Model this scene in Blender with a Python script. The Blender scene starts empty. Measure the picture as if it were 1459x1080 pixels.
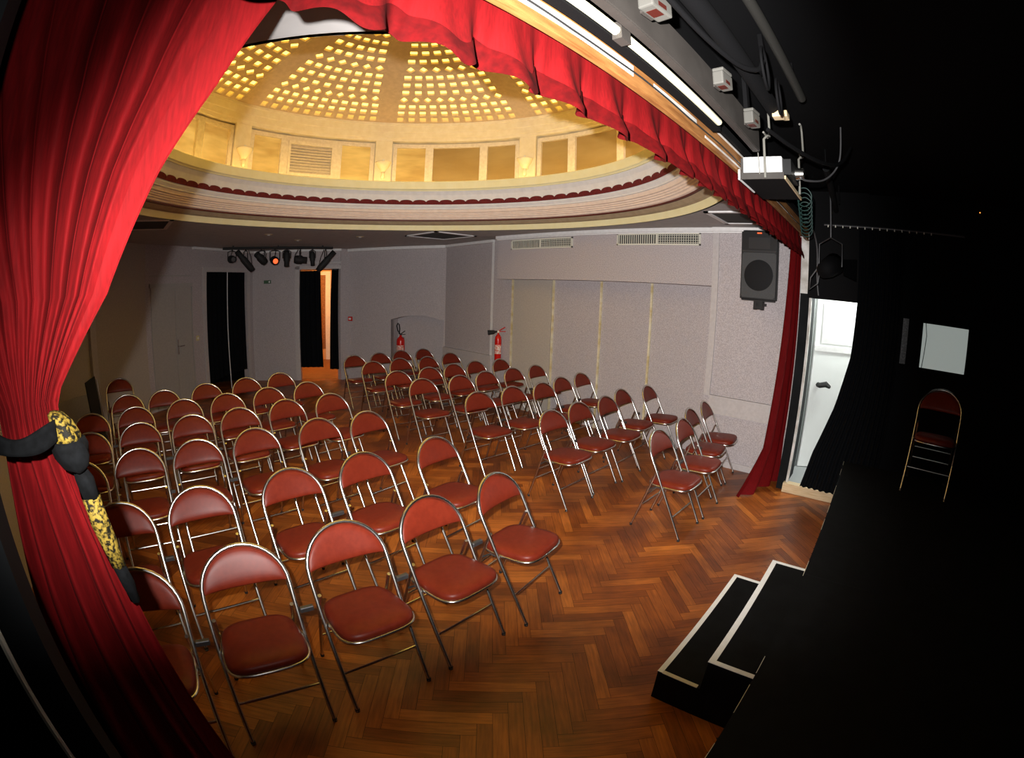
import bpy, bmesh, math, random
from mathutils import Vector, Matrix
random.seed(7)
PI = math.pi
SC = bpy.context.scene
COL = SC.collection

# ------------------------------------------------------------------ helpers
def link(o):
    COL.objects.link(o); return o

def obj(name, bm, mat, parent=None, smooth=False, loc=None, rz=0.0):
    me = bpy.data.meshes.new(name)
    bmesh.ops.recalc_face_normals(bm, faces=bm.faces[:])
    bm.to_mesh(me); bm.free()
    mats = mat if isinstance(mat, (list, tuple)) else [mat]
    for m in mats: me.materials.append(m)
    if smooth:
        for p in me.polygons: p.use_smooth = True
    o = bpy.data.objects.new(name, me); link(o)
    if parent is not None: o.parent = parent
    if loc is not None: o.location = loc
    if rz: o.rotation_euler = (0, 0, rz)
    return o

def thing(name, label, cat, loc=(0, 0, 0), rz=0.0, group=None):
    o = bpy.data.objects.new(name, None); link(o)
    o.empty_display_size = 0.1
    o.location = loc; o.rotation_euler = (0, 0, rz)
    return tag(o, label, cat, group)

def tag(o, label, cat, group=None):
    o['label'] = label; o['category'] = cat
    if group: o['group'] = group
    return o

def struct(name, bm, mat, parent=None, smooth=False, **k):
    o = obj(name, bm, mat, parent, smooth, **k)
    if parent is None: o['kind'] = 'structure'
    return o

def sempty(name, loc=(0, 0, 0), rz=0.0):
    o = bpy.data.objects.new(name, None); link(o)
    o.location = loc; o.rotation_euler = (0, 0, rz); o['kind'] = 'structure'
    return o

def BM(): return bmesh.new()

def box(bm, x0, x1, y0, y1, z0, z1, M=None, mi=0):
    vs = [bm.verts.new(Vector(c) if M is None else M @ Vector(c)) for c in
          ((x0,y0,z0),(x1,y0,z0),(x1,y1,z0),(x0,y1,z0),(x0,y0,z1),(x1,y0,z1),(x1,y1,z1),(x0,y1,z1))]
    for f in ((0,3,2,1),(4,5,6,7),(0,1,5,4),(1,2,6,5),(2,3,7,6),(3,0,4,7)):
        bm.faces.new([vs[i] for i in f]).material_index = mi
    return vs

def bbox(x0, x1, y0, y1, z0, z1, bev=0.0, seg=2):
    bm = BM(); box(bm, x0, x1, y0, y1, z0, z1)
    if bev: bmesh.ops.bevel(bm, geom=bm.edges[:], offset=bev, segments=seg, affect='EDGES', profile=0.6)
    return bm

def quad(bm, a, b, c, d, mi=0):
    f = bm.faces.new([bm.verts.new(p) for p in (a, b, c, d)]); f.material_index = mi; return f

def tube(bm, pts, r, n=8, closed=False, cap=True, mi=0):
    pts = [Vector(p) for p in pts]
    N = len(pts); rings = []
    ref = None
    for i, p in enumerate(pts):
        if closed: t = pts[(i+1) % N] - pts[i-1]
        else: t = pts[min(i+1, N-1)] - pts[max(i-1, 0)]
        if t.length < 1e-9: t = Vector((0, 0, 1))
        t.normalize()
        if ref is None:
            ref = t.orthogonal().normalized()
        ref = (ref - t * ref.dot(t))
        if ref.length < 1e-6: ref = t.orthogonal()
        ref.normalize()
        b = t.cross(ref)
        rr = r[i] if isinstance(r, (list, tuple)) else r
        rings.append([bm.verts.new(p + (ref*math.cos(2*PI*k/n) + b*math.sin(2*PI*k/n))*rr) for k in range(n)])
    R = range(N if closed else N-1)
    for i in R:
        A, B = rings[i], rings[(i+1) % N]
        for k in range(n):
            bm.faces.new((A[k], A[(k+1) % n], B[(k+1) % n], B[k])).material_index = mi
    if cap and not closed:
        for rg in (list(reversed(rings[0])), rings[-1]):      # caps get their own vertices so that the tube shades cleanly
            bm.faces.new([bm.verts.new(v.co) for v in rg]).material_index = mi

def lathe(bm, prof, n=24, c=(0, 0), a0=0.0, a1=2*PI, mi=None):
    full = abs((a1-a0) - 2*PI) < 1e-6
    m = n if full else n+1
    rings = []
    for (r, z) in prof:
        if r < 1e-6: rings.append([bm.verts.new((c[0], c[1], z))]*m)
        else: rings.append([bm.verts.new((c[0]+r*math.cos(a0+(a1-a0)*k/n), c[1]+r*math.sin(a0+(a1-a0)*k/n), z)) for k in range(m)])
    for i in range(len(prof)-1):
        A, B = rings[i], rings[i+1]
        for k in range(n):
            k2 = (k+1) % m
            vs = []
            for v in (A[k], A[k2], B[k2], B[k]):
                if v not in vs: vs.append(v)
            if len(vs) >= 3:
                f = bm.faces.new(vs)
                if mi: f.material_index = mi[i]

def loft(bm, rings, closed_u=True, caps=True):
    R = [[bm.verts.new(p) for p in r] for r in rings]
    n = len(R[0])
    for i in range(len(R)-1):
        for k in range(n if closed_u else n-1):
            bm.faces.new((R[i][k], R[i][(k+1) % n], R[i+1][(k+1) % n], R[i+1][k]))
    if caps:
        bm.faces.new(list(reversed(R[0]))); bm.faces.new(R[-1])

# ------------------------------------------------------------------ materials
def mat(name, col=(0.5, 0.5, 0.5), rough=0.5, metal=0.0, spec=None, emit=None, es=0.0, sheen=0.0):
    m = bpy.data.materials.new(name); m.use_nodes = True
    b = m.node_tree.nodes['Principled BSDF']
    b.inputs['Base Color'].default_value = (*col, 1)
    b.inputs['Roughness'].default_value = rough
    b.inputs['Metallic'].default_value = metal
    if spec is not None: b.inputs['Specular IOR Level'].default_value = spec
    if emit:
        b.inputs['Emission Color'].default_value = (*emit, 1); b.inputs['Emission Strength'].default_value = es
    if sheen:
        b.inputs['Sheen Weight'].default_value = sheen
        b.inputs['Sheen Roughness'].default_value = 0.4
    return m

def noisy(name, c1, c2, scale=40, rough=0.7, detail=4, lo=0.35, hi=0.65, bump=0.0, coord='Object', stretch=None, spec=None, metal=0.0, sheen=0.0):
    m = mat(name, c1, rough, metal, spec, sheen=sheen)
    nt = m.node_tree; N = nt.nodes; L = nt.links
    b = N['Principled BSDF']
    tc = N.new('ShaderNodeTexCoord'); nz = N.new('ShaderNodeTexNoise'); rp = N.new('ShaderNodeValToRGB')
    nz.inputs['Scale'].default_value = scale; nz.inputs['Detail'].default_value = detail
    if stretch:
        mp = N.new('ShaderNodeMapping'); mp.inputs['Scale'].default_value = stretch
        L.new(tc.outputs[coord], mp.inputs['Vector']); L.new(mp.outputs['Vector'], nz.inputs['Vector'])
    else:
        L.new(tc.outputs[coord], nz.inputs['Vector'])
    e = rp.color_ramp.elements
    e[0].position = lo; e[0].color = (*c1, 1); e[1].position = hi; e[1].color = (*c2, 1)
    L.new(nz.outputs['Fac'], rp.inputs['Fac']); L.new(rp.outputs['Color'], b.inputs['Base Color'])
    if bump:
        bp = N.new('ShaderNodeBump'); bp.inputs['Strength'].default_value = bump; bp.inputs['Distance'].default_value = 0.01
        L.new(nz.outputs['Fac'], bp.inputs['Height']); L.new(bp.outputs['Normal'], b.inputs['Normal'])
    return m

def parquet_material():
    m = mat('parquet', (0.3, 0.12, 0.03), 0.35)
    nt = m.node_tree; N = nt.nodes; L = nt.links; b = N['Principled BSDF']
    geo = N.new('ShaderNodeNewGeometry'); uv = N.new('ShaderNodeUVMap'); uv.uv_map = 'UVMap'
    r1 = N.new('ShaderNodeValToRGB'); e = r1.color_ramp.elements
    e[0].color = (0.24, 0.058, 0.007, 1); e[1].color = (0.54, 0.168, 0.024, 1)
    x = r1.color_ramp.elements.new(0.55); x.color = (0.37, 0.100, 0.012, 1)
    L.new(geo.outputs['Random Per Island'], r1.inputs['Fac'])
    mp = N.new('ShaderNodeMapping'); mp.inputs['Scale'].default_value = (6, 70, 1)
    L.new(uv.outputs['UV'], mp.inputs['Vector'])
    nz = N.new('ShaderNodeTexNoise'); nz.inputs['Scale'].default_value = 1.0; nz.inputs['Detail'].default_value = 5
    L.new(mp.outputs['Vector'], nz.inputs['Vector'])
    r2 = N.new('ShaderNodeValToRGB'); e = r2.color_ramp.elements
    e[0].position = 0.3; e[0].color = (0.55, 0.5, 0.45, 1); e[1].position = 0.7; e[1].color = (1.15, 1.1, 1.05, 1)
    L.new(nz.outputs['Fac'], r2.inputs['Fac'])
    mx = N.new('ShaderNodeMix'); mx.data_type = 'RGBA'; mx.blend_type = 'MULTIPLY'; mx.inputs[0].default_value = 0.8
    L.new(r1.outputs['Color'], mx.inputs[6]); L.new(r2.outputs['Color'], mx.inputs[7])
    tc = N.new('ShaderNodeTexCoord'); n2 = N.new('ShaderNodeTexNoise'); n2.inputs['Scale'].default_value = 2.2; n2.inputs['Detail'].default_value = 6
    L.new(tc.outputs['Object'], n2.inputs['Vector'])
    r3 = N.new('ShaderNodeValToRGB'); e = r3.color_ramp.elements
    e[0].position = 0.32; e[0].color = (0.42, 0.36, 0.32, 1); e[1].position = 0.60; e[1].color = (1.08, 1.08, 1.08, 1)
    L.new(n2.outputs['Fac'], r3.inputs['Fac'])
    m2 = N.new('ShaderNodeMix'); m2.data_type = 'RGBA'; m2.blend_type = 'MULTIPLY'; m2.inputs[0].default_value = 0.8
    L.new(mx.outputs[2], m2.inputs[6]); L.new(r3.outputs['Color'], m2.inputs[7])
    L.new(m2.outputs[2], b.inputs['Base Color'])
    mr = N.new('ShaderNodeMapRange'); mr.inputs[3].default_value = 0.28; mr.inputs[4].default_value = 0.5
    L.new(n2.outputs['Fac'], mr.inputs[0]); L.new(mr.outputs[0], b.inputs['Roughness'])
    return m

M = {}
M['parquet'] = parquet_material()
M['joint'] = mat('floor_joint', (0.03, 0.012, 0.005), 0.8)
M['wall'] = noisy('speckled_wallpaper', (0.40, 0.355, 0.36), (0.56, 0.51, 0.515), 90, 0.8, 3, 0.38, 0.62)
M['wall_flat'] = noisy('plain_wall_paint', (0.45, 0.40, 0.345), (0.52, 0.465, 0.40), 60, 0.75, 3)
M['trim'] = noisy('grey_trim_paint', (0.50, 0.46, 0.45), (0.55, 0.51, 0.50), 30, 0.6)
M['cornice'] = noisy('white_cornice_paint', (0.78, 0.77, 0.76), (0.85, 0.84, 0.83), 20, 0.6)
M['ceiling'] = noisy('ceiling_paint', (0.42, 0.40, 0.385), (0.47, 0.45, 0.435), 8, 0.8)
M['cream'] = noisy('cream_plaster', (0.84, 0.70, 0.42), (0.90, 0.77, 0.50), 12, 0.7)
M['ledge'] = noisy('pale_yellow_plaster', (0.90, 0.82, 0.46), (0.93, 0.86, 0.52), 10, 0.6)
M['pink'] = noisy('pinkish_plaster', (0.86, 0.68, 0.55), (0.92, 0.75, 0.62), 14, 0.7)
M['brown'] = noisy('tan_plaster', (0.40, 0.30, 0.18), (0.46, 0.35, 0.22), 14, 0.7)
M['cove'] = noisy('grey_cove_paint', (0.78, 0.76, 0.74), (0.84, 0.82, 0.80), 14, 0.7)
M['darkred'] = mat('dark_red_paint', (0.09, 0.008, 0.006), 0.6)
M['scallop'] = noisy('dark_red_fabric', (0.10, 0.006, 0.007), (0.16, 0.01, 0.01), 60, 0.9)
M['dome'] = noisy('dome_plaster', (0.60, 0.43, 0.245), (0.68, 0.50, 0.29), 16, 0.75)
M['skyglass'] = mat('lit_skylight_glass', (0.8, 0.7, 0.3), 0.5, emit=(1.0, 0.80, 0.16), es=2.3)
M['winframe'] = noisy('cream_window_paint', (0.72, 0.60, 0.40), (0.82, 0.70, 0.50), 25, 0.6)
M['velvet'] = noisy('red_velvet', (0.105, 0.0009, 0.0016), (0.145, 0.0015, 0.0026), 25, 0.85, 5, sheen=0.0, spec=0.15, stretch=(6, 6, 0.6))
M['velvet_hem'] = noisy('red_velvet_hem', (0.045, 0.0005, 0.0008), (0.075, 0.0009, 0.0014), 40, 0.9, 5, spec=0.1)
M['vinyl'] = noisy('burgundy_vinyl', (0.145, 0.0155, 0.0062), (0.172, 0.0195, 0.0078), 30, 0.42, 3, spec=0.24)
M['chrome'] = mat('brushed_steel_tube', (0.66, 0.64, 0.60), 0.26, 1.0)
M['darksteel'] = mat('dull_steel', (0.12, 0.12, 0.125), 0.45, 0.8)
M['rubber'] = mat('black_rubber', (0.012, 0.012, 0.012), 0.7)
M['stage'] = noisy('black_stage_board', (0.0016, 0.0016, 0.0018), (0.004, 0.004, 0.0045), 12, 0.75, spec=0.15)
M['black'] = mat('black_paint', (0.003, 0.003, 0.0035), 0.8, spec=0.15)
M['blackcloth'] = noisy('black_drape_cloth', (0.0025, 0.003, 0.004), (0.006, 0.007, 0.009), 30, 0.95, spec=0.1, stretch=(8, 8, 0.5))
M['slate'] = noisy('dark_slate_paint', (0.004, 0.0048, 0.0052), (0.008, 0.009, 0.010), 6, 0.8, spec=0.2)
M['tape'] = noisy('white_edging_tape', (0.90, 0.90, 0.87), (0.95, 0.95, 0.92), 30, 0.6)
M['oldtape'] = noisy('yellowed_tape', (0.72, 0.66, 0.50), (0.78, 0.73, 0.58), 30, 0.6)
M['wood'] = noisy('raw_orange_wood', (0.20, 0.075, 0.017), (0.36, 0.16, 0.045), 6, 0.6, stretch=(1, 8, 8))
M['palewood'] = noisy('pale_sill_wood', (0.62, 0.46, 0.26), (0.74, 0.58, 0.36), 8, 0.6, stretch=(8, 1, 8))
M['whitepaint'] = noisy('chipped_white_paint', (0.50, 0.47, 0.42), (0.80, 0.78, 0.75), 9, 0.55)
M['white'] = mat('white_plastic', (0.85, 0.85, 0.84), 0.45)
M['boxwhite'] = mat('socket_box_plastic', (0.095, 0.092, 0.082), 0.5)
M['clamp'] = mat('dull_clamp_metal', (0.20, 0.195, 0.17), 0.5)
M['added_glow'] = mat('added_cove_glow', (0.9, 0.7, 0.3), 0.5, emit=(1.0, 0.66, 0.22), es=13.0)  # emission for an added, unseen source that brightens the drum
M['greybeam'] = noisy('grey_brown_beam_paint', (0.036, 0.031, 0.027), (0.046, 0.040, 0.035), 10, 0.6)
M['creamtube'] = mat('cream_lamp_tube', (0.88, 0.85, 0.62), 0.4)
M['redlabel'] = mat('red_label', (0.05, 0.007, 0.004), 0.5)
M['red'] = mat('extinguisher_red', (0.62, 0.012, 0.008), 0.25)
M['label'] = noisy('printed_label', (0.7, 0.1, 0.06), (0.85, 0.8, 0.7), 60, 0.5, lo=0.45, hi=0.55)
M['gold'] = noisy('gold_brocade', (0.006, 0.005, 0.002), (0.22, 0.150, 0.022), 130, 0.7, 2, 0.42, 0.58, spec=0.15)
M['greycloth'] = noisy('charcoal_cloth', (0.0014, 0.0016, 0.0018), (0.0036, 0.004, 0.0046), 60, 0.9, spec=0.12)
M['brass'] = noisy('gold_edge_strip', (0.62, 0.50, 0.25), (0.80, 0.74, 0.55), 5, 0.4, stretch=(1, 1, 2))
M['grille'] = mat('cream_grille_metal', (0.75, 0.73, 0.62), 0.5)
M['grille_dark'] = mat('grille_shadow_duct', (0.05, 0.05, 0.045), 0.9)
M['spk'] = mat('speaker_black_plastic', (0.005, 0.005, 0.0055), 0.5)
M['spkgrille'] = noisy('speaker_grille', (0.028, 0.029, 0.030), (0.065, 0.066, 0.068), 320, 0.6, 1)
M['cone'] = mat('speaker_cone', (0.010, 0.010, 0.011), 0.7, spec=0.2)
M['roomwhite'] = mat('white_room_paint', (0.85, 0.87, 0.85), 0.6)
M['roomgrey'] = mat('grey_reveal_paint', (0.35, 0.36, 0.36), 0.6)
M['orange'] = noisy('warm_corridor_paint', (0.75, 0.42, 0.18), (0.80, 0.47, 0.22), 6, 0.6)
M['greenplate'] = mat('green_sign_plate', (0.05, 0.12, 0.06), 0.5)
M['amber'] = mat('lit_red_gel', (0.3, 0.02, 0.0), 0.4, emit=(1.0, 0.12, 0.03), es=1.6)
M['led'] = mat('orange_indicator', (0.3, 0.1, 0.0), 0.4, emit=(1.0, 0.3, 0.05), es=2.0)
M['doorpaint'] = noisy('grey_door_paint', (0.40, 0.385, 0.36), (0.44, 0.42, 0.395), 30, 0.6)
M['switch'] = mat('yellowed_switch', (0.7, 0.6, 0.28), 0.5)
M['panelgrey'] = noisy('pale_grey_board', (0.62, 0.66, 0.63), (0.72, 0.76, 0.73), 5, 0.6)
M['glowpane'] = mat('pane_with_added_glow', (0.5, 0.52, 0.51), 0.4, emit=(0.88, 1.0, 0.94), es=0.24)  # emission added so the board stays bright outside the flash beam
M['greencable'] = mat('dark_green_cable', (0.01, 0.035, 0.03), 0.5)
M['lightcable'] = mat('grey_cable', (0.12, 0.12, 0.125), 0.5)
M['cord'] = mat('cream_cord', (0.88, 0.82, 0.66), 0.7)

def amber_glass(name, c, es, k):
    m = mat(name, (0.30, 0.19, 0.06), 0.25)
    nt = m.node_tree; N = nt.nodes; L = nt.links; b = N['Principled BSDF']
    tc = N.new('ShaderNodeTexCoord'); nz = N.new('ShaderNodeTexNoise'); nz.inputs['Scale'].default_value = k; nz.inputs['Detail'].default_value = 3
    mp = N.new('ShaderNodeMapping'); mp.inputs['Scale'].default_value = (1, 1, 4)
    L.new(tc.outputs['Object'], mp.inputs['Vector']); L.new(mp.outputs['Vector'], nz.inputs['Vector'])
    rp = N.new('ShaderNodeValToRGB'); e = rp.color_ramp.elements
    e[0].position = 0.35; e[0].color = (c[0]*0.5, c[1]*0.42, c[2]*0.35, 1); e[1].position = 0.7; e[1].color = (*c, 1)
    L.new(nz.outputs['Fac'], rp.inputs['Fac']); L.new(rp.outputs['Color'], b.inputs['Emission Color'])
    b.inputs['Emission Strength'].default_value = es
    return m
M['glass_bright'] = amber_glass('bright_amber_glass', (0.86, 0.52, 0.12), 0.75, 1.6)
M['glass_dim'] = amber_glass('dim_amber_glass', (0.38, 0.22, 0.06), 0.42, 1.6)

# ------------------------------------------------------------------ camera (fisheye lens)
CAM = Vector((0.0, -0.121, 1.8804))
az = math.radians(47.2); PITCH = 0.1804; ROLL = 0.0305
hor = Vector((math.sin(az), math.cos(az), 0)); rgt = Vector((math.cos(az), -math.sin(az), 0))
fwd = hor*math.cos(PITCH) + Vector((0, 0, -math.sin(PITCH)))
up0 = hor*math.sin(PITCH) + Vector((0, 0, math.cos(PITCH)))
r2 = rgt*math.cos(ROLL) + up0*math.sin(ROLL)
u2 = -rgt*math.sin(ROLL) + up0*math.cos(ROLL)
cd = bpy.data.cameras.new('camera'); co = link(bpy.data.objects.new('camera', cd))
mw = Matrix((( r2.x, u2.x, -fwd.x, CAM.x), (r2.y, u2.y, -fwd.y, CAM.y), (r2.z, u2.z, -fwd.z, CAM.z), (0, 0, 0, 1)))
co.matrix_world = mw
cd.type = 'PANO'
cd.sensor_fit = 'HORIZONTAL'; cd.sensor_width = 36.0
cy = cd
cy.panorama_type = 'FISHEYE_LENS_POLYNOMIAL'
FMM = 688.6*36.0/1459.0
cy.fisheye_fov = math.radians(179)
cy.fisheye_polynomial_k0 = 0.0
cy.fisheye_polynomial_k1 = -1.0/FMM
cy.fisheye_polynomial_k2 = 0.0; cy.fisheye_polynomial_k3 = 0.0; cy.fisheye_polynomial_k4 = 0.0
cd.clip_start = 0.02; cd.clip_end = 100
SC.camera = co

# ------------------------------------------------------------------ room outline
ZC = 2.745
L0 = (0.54, 8.37); MM = (3.005, 10.15); DW = (4.62, 9.05); C3 = (4.82, 9.08); C4 = (5.86, 7.10); C5 = (5.70, 5.62)
LA = (-0.38, 7.45); LB = (-1.05, 6.80)

def wallframe(a, b):
    """matrix: local x along a->b, local y pointing to the wall's outside (away from the room), z up"""
    a = Vector((a[0], a[1], 0)); b = Vector((b[0], b[1], 0)); d = (b-a).normalized()
    n = Vector((-d.y, d.x, 0))
    return Matrix(((d.x, n.x, 0, a.x), (d.y, n.y, 0, a.y), (0, 0, 1, 0), (0, 0, 0, 1))), (b-a).length

def wall_with_openings(name, a, b, ops, z1=ZC, th=0.12, m='wall', par=None):
    """a->b ordered so that the room is on the right hand side; ops: (t0, t1, z0, z1)"""
    W, ln = wallframe(a, b); bm = BM(); ops = sorted(ops); t = 0.0
    for (s0, s1, q0, q1) in ops:
        if s0 > t: box(bm, t, s0, 0, th, 0, z1, W)
        if q0 > 0: box(bm, s0, s1, 0, th, 0, q0, W)
        if q1 < z1: box(bm, s0, s1, 0, th, q1, z1, W)
        t = s1
    if t < ln: box(bm, t, ln, 0, th, 0, z1, W)
    return struct(name, bm, M[m], par), W, ln

# ---- floor: herringbone parquet
bm = BM()
uvl = bm.loops.layers.uv.new('UVMap')
Wd, Ln = 0.0725, 0.435
ca, sa = math.cos(-PI/4), math.sin(-PI/4)
g = 0.0009
for n in range(-130, 200):
    for k in range(-26, 26):
        ox, oy = n*Wd + k*Ln, n*Wd - k*Ln
        for (x0, x1, y0, y1, hz) in ((ox, ox+Ln, oy, oy+Wd, True), (ox+Ln, ox+Ln+Wd, oy+Wd-Ln, oy+Wd, False)):
            cx, cyy = (x0+x1)/2, (y0+y1)/2
            wx, wy = ca*cx - sa*cyy, sa*cx + ca*cyy
            wx += 2.0; wy += 4.93
            if not (-1.35 < wx < 6.2 and -0.1 < wy < 10.6) or (wy > 7.6 and wx < -0.9): continue
            if wy < 0.25 and wx > 5.6: continue
            cs = [(x0+g, y0+g), (x1-g, y0+g), (x1-g, y1-g), (x0+g, y1-g)]
            f = bm.faces.new([bm.verts.new((ca*x - sa*y + 2.0, sa*x + ca*y + 4.93, 0.0)) for x, y in cs])
            ru, rv = random.random()*50, random.random()*50
            uvs = [(0, 0), (Ln, 0), (Ln, Wd), (0, Wd)] if hz else [(0, 0), (0, Wd), (Ln, Wd), (Ln, 0)]
            for lp, (u, v) in zip(f.loops, uvs): lp[uvl].uv = (u+ru, v+rv)
me = bpy.data.meshes.new('floor'); bm.to_mesh(me); bm.free(); me.materials.append(M['parquet'])
fl = link(bpy.data.objects.new('floor', me)); fl['kind'] = 'structure'
bm = BM(); box(bm, -1.5, 7.6, -3.2, 13.6, -0.1, -0.0015)
struct('floor_joints', bm, M['joint'], fl)

# ---- flat ceiling with a round opening under the dome
DC = (2.31, 3.47); RA = 2.77
bm = BM()
NA = 120
def outer(a):
    dx, dy = math.cos(a), math.sin(a); ts = []
    if dx > 1e-9: ts.append((6.3-DC[0])/dx)
    if dx < -1e-9: ts.append((-1.4-DC[0])/dx)
    if dy > 1e-9: ts.append((10.7-DC[1])/dy)
    if dy < -1e-9: ts.append((0.60-DC[1])/dy)
    t = max(min(ts), RA); return (DC[0]+dx*t, DC[1]+dy*t)
angs = sorted([2*PI*k/NA for k in range(NA)] + [math.atan2(y-DC[1], x-DC[0]) % (2*PI) for x in (-1.4, 6.3) for y in (0.60, 10.7)])
ri = [bm.verts.new((DC[0]+RA*math.cos(a), DC[1]+RA*math.sin(a), ZC)) for a in angs]
ro = [bm.verts.new((*outer(a), ZC)) for a in angs]
rt = [bm.verts.new((*outer(a), ZC+0.08)) for a in angs]
for i in range(len(angs)):
    j = (i+1) % len(angs)
    try:
        bm.faces.new((ri[i], ri[j], ro[j], ro[i]))
        bm.faces.new((ro[i], ro[j], rt[j], rt[i]))
    except ValueError: pass
ceil_o = struct('ceiling', bm, M['ceiling'])

# ---- right wall
bm = BM(); box(bm, 5.37, 5.80, 0.70, 1.79, 0, ZC); struct('wall_right', bm, M['wall'])
bm = BM(); box(bm, 5.68, 5.80, 1.79, 5.62, 0, ZC); wr = struct('wall_right_recess', bm, M['wall'])
bm = BM(); box(bm, 5.40, 5.68, 1.79, 5.26, 2.075, ZC); struct('wall_right_header', bm, M['wall'])
bm = BM(); box(bm, 5.664, 5.68, 4.34+0.03, 5.17-0.03, 0.0, 2.07); struct('trim_panel', bm, M['wall_flat'])
for i, y in enumerate((5.17, 4.34, 3.50, 2.72)):
    bm = BM(); box(bm, 5.655, 5.682, y-0.014, y+0.014, 0, 2.075); struct('trim_%d' % (i+1), bm, M['brass'])
bm = BM(); box(bm, 5.352, 5.37, 1.715, 1.79, 0.825, 2.70); struct('trim_5', bm, M['trim'])
bm = BM(); box(bm, 5.352, 5.37, 0.72, 1.715, 0.615, 0.825); box(bm, 5.346, 5.37, 0.72, 1.79, 0.812, 0.825); box(bm, 5.346, 5.37, 0.72, 1.79, 0.610, 0.620); struct('trim_6', bm, M['trim'])
bm = BM(); box(bm, 5.355, 5.37, 0.72, 1.79, 0, 0.075); struct('baseboard_right', bm, M['trim'])
# far right short wall with a low dado
o, W, ln = wall_with_openings('wall_right_far', C4, C5, [])
bm = BM(); box(bm, 0, ln, -0.05, 0, 0, 0.80, W); struct('trim_7', bm, M['trim'])
bm = BM(); box(bm, ln-0.06, ln, -0.02, 0.0, 0.8, ZC, W); struct('trim_8', bm, M['cornice'])
# wall with the arched niche
W, ln = wallframe(C3, C4)
Wn, lnn = W, ln
bm = BM(); n0, n1, zs, zp = 1.04, 2.20, 1.285, 1.375
box(bm, 0, n0, 0, 0.12, 0, ZC, W); box(bm, n1, ln, 0, 0.12, 0, ZC, W)
NS = 16
for i in range(NS):
    u0, u1 = i/NS, (i+1)/NS
    za = zs+(zp-zs)*(1-(2*u0-1)**2); zb = zs+(zp-zs)*(1-(2*u1-1)**2)
    x0, x1 = n0+(n1-n0)*u0, n0+(n1-n0)*u1
    quad(bm, W @ Vector((x0, 0, za)), W @ Vector((x1, 0, zb)), W @ Vector((x1, 0, ZC)), W @ Vector((x0, 0, ZC)))
    quad(bm, W @ Vector((x0, 0, za)), W @ Vector((x0, 0.30, za)), W @ Vector((x1, 0.30, zb)), W @ Vector((x1, 0, zb)))
box(bm, n0-0.1, n1+0.1, 0.30, 0.36, 0, ZC, W)
quad(bm, W @ Vector((n0, 0, 0)), W @ Vector((n0, 0.30, 0)), W @ Vector((n0, 0.30, zs)), W @ Vector((n0, 0, zs)))
quad(bm, W @ Vector((n1, 0, 0)), W @ Vector((n1, 0.30, 0)), W @ Vector((n1, 0.30, zs)), W @ Vector((n1, 0, zs)))
struct('wall_niche', bm, M['wall'])
# wall with the curtained doorway to the corridor
tl = lambda p, a: math.hypot(p[0]-a[0], p[1]-a[1])
oR0 = tl((3.877, 9.555), MM)
o, WR, lnR = wall_with_openings('wall_back_corridor', MM, DW, [(oR0, tl(DW, MM), 0.0, 2.33)])
W, ln = wallframe(DW, C3); bm = BM(); box(bm, -0.02, ln, 0, 0.12, 0, ZC, W); struct('wall_back_return', bm, M['wall'])
# wall with the shut double door and the black-draped doorway
oL0, oL1 = tl((1.786, 9.27), L0), tl((2.823, 10.02), L0)
d0, d1 = tl((0.635, 8.44), L0), tl((1.44, 9.02), L0)
o, WL, lnL = wall_with_openings('wall_back_draped', L0, MM, [(oL0, oL1, 0.0, 2.30)])
o, WA, lnA = wall_with_openings('wall_left_diagonal', LA, L0, [], m='wall_flat')
o, WB, lnB = wall_with_openings('wall_left_corner', LB, LA, [], m='wall_flat')
bm = BM(); box(bm, -0.07, 0.05, -0.06, 0.0, 0, ZC, WA); struct('trim_9', bm, M['trim'])
bm = BM(); box(bm, 0, lnB, -0.03, 0, 0, 0.62, WB); box(bm, 0, lnB, -0.04, 0, 0.60, 0.64, WB); struct('trim_10', bm, M['doorpaint'])
bm = BM(); box(bm, -1.17, -1.05, 0.62, 6.80, 0, ZC); struct('wall_left', bm, M['wall_flat'])
# door frames
def casing(name, W, t0, t1, z1, w=0.09):
    bm = BM(); box(bm, t0-w, t0, -0.025, 0.0, 0, z1+w, W); box(bm, t1, t1+w, -0.025, 0.0, 0, z1+w, W); box(bm, t0, t1, -0.025, 0.0, z1, z1+w, W)
    return struct(name, bm, M['trim'])
casing('trim_11', WL, oL0, oL1, 2.30)
bm = BM(); box(bm, oR0-0.10, oR0, -0.025, 0, 0, 2.45, WR); box(bm, oR0-0.10, lnR, -0.025, 0, 2.33, 2.40, WR); box(bm, oR0-0.1, lnR, -0.035, 0, 2.44, 2.48, WR); struct('trim_12', bm, M['trim'])
# double door, shut
dr = sempty('door_1')
bm = BM(); mid = (d0+d1)/2+0.08
box(bm, d0, mid-0.004, -0.02, 0, 0.01, 2.03, WL); struct('door_leaf', bm, M['doorpaint'], dr)
bm = BM(); box(bm, mid+0.004, d1, -0.02, 0, 0.01, 2.03, WL); struct('door_leaf', bm, M['doorpaint'], dr)
bm = BM(); box(bm, d0-0.03, d1+0.03, -0.03, 0, 2.035, 2.10, WL); box(bm, d1+0.005, d1+0.03, -0.03, 0, 0, 2.04, WL); box(bm, d0-0.02, d1+0.02, -0.014, 0, 2.22, 2.24, WL); struct('door_surround', bm, M['doorpaint'], dr)
bm = BM(); box(bm, mid+0.02, mid+0.055, -0.03, -0.018, 0.88, 1.13, WL)
tube(bm, [WL @ Vector((mid+0.037, -0.025, 1.02)), WL @ Vector((mid+0.037, -0.07, 1.02)), WL @ Vector((mid+0.16, -0.07, 1.02))], 0.01, 6)
struct('door_handle', bm, M['chrome'], dr)
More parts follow.
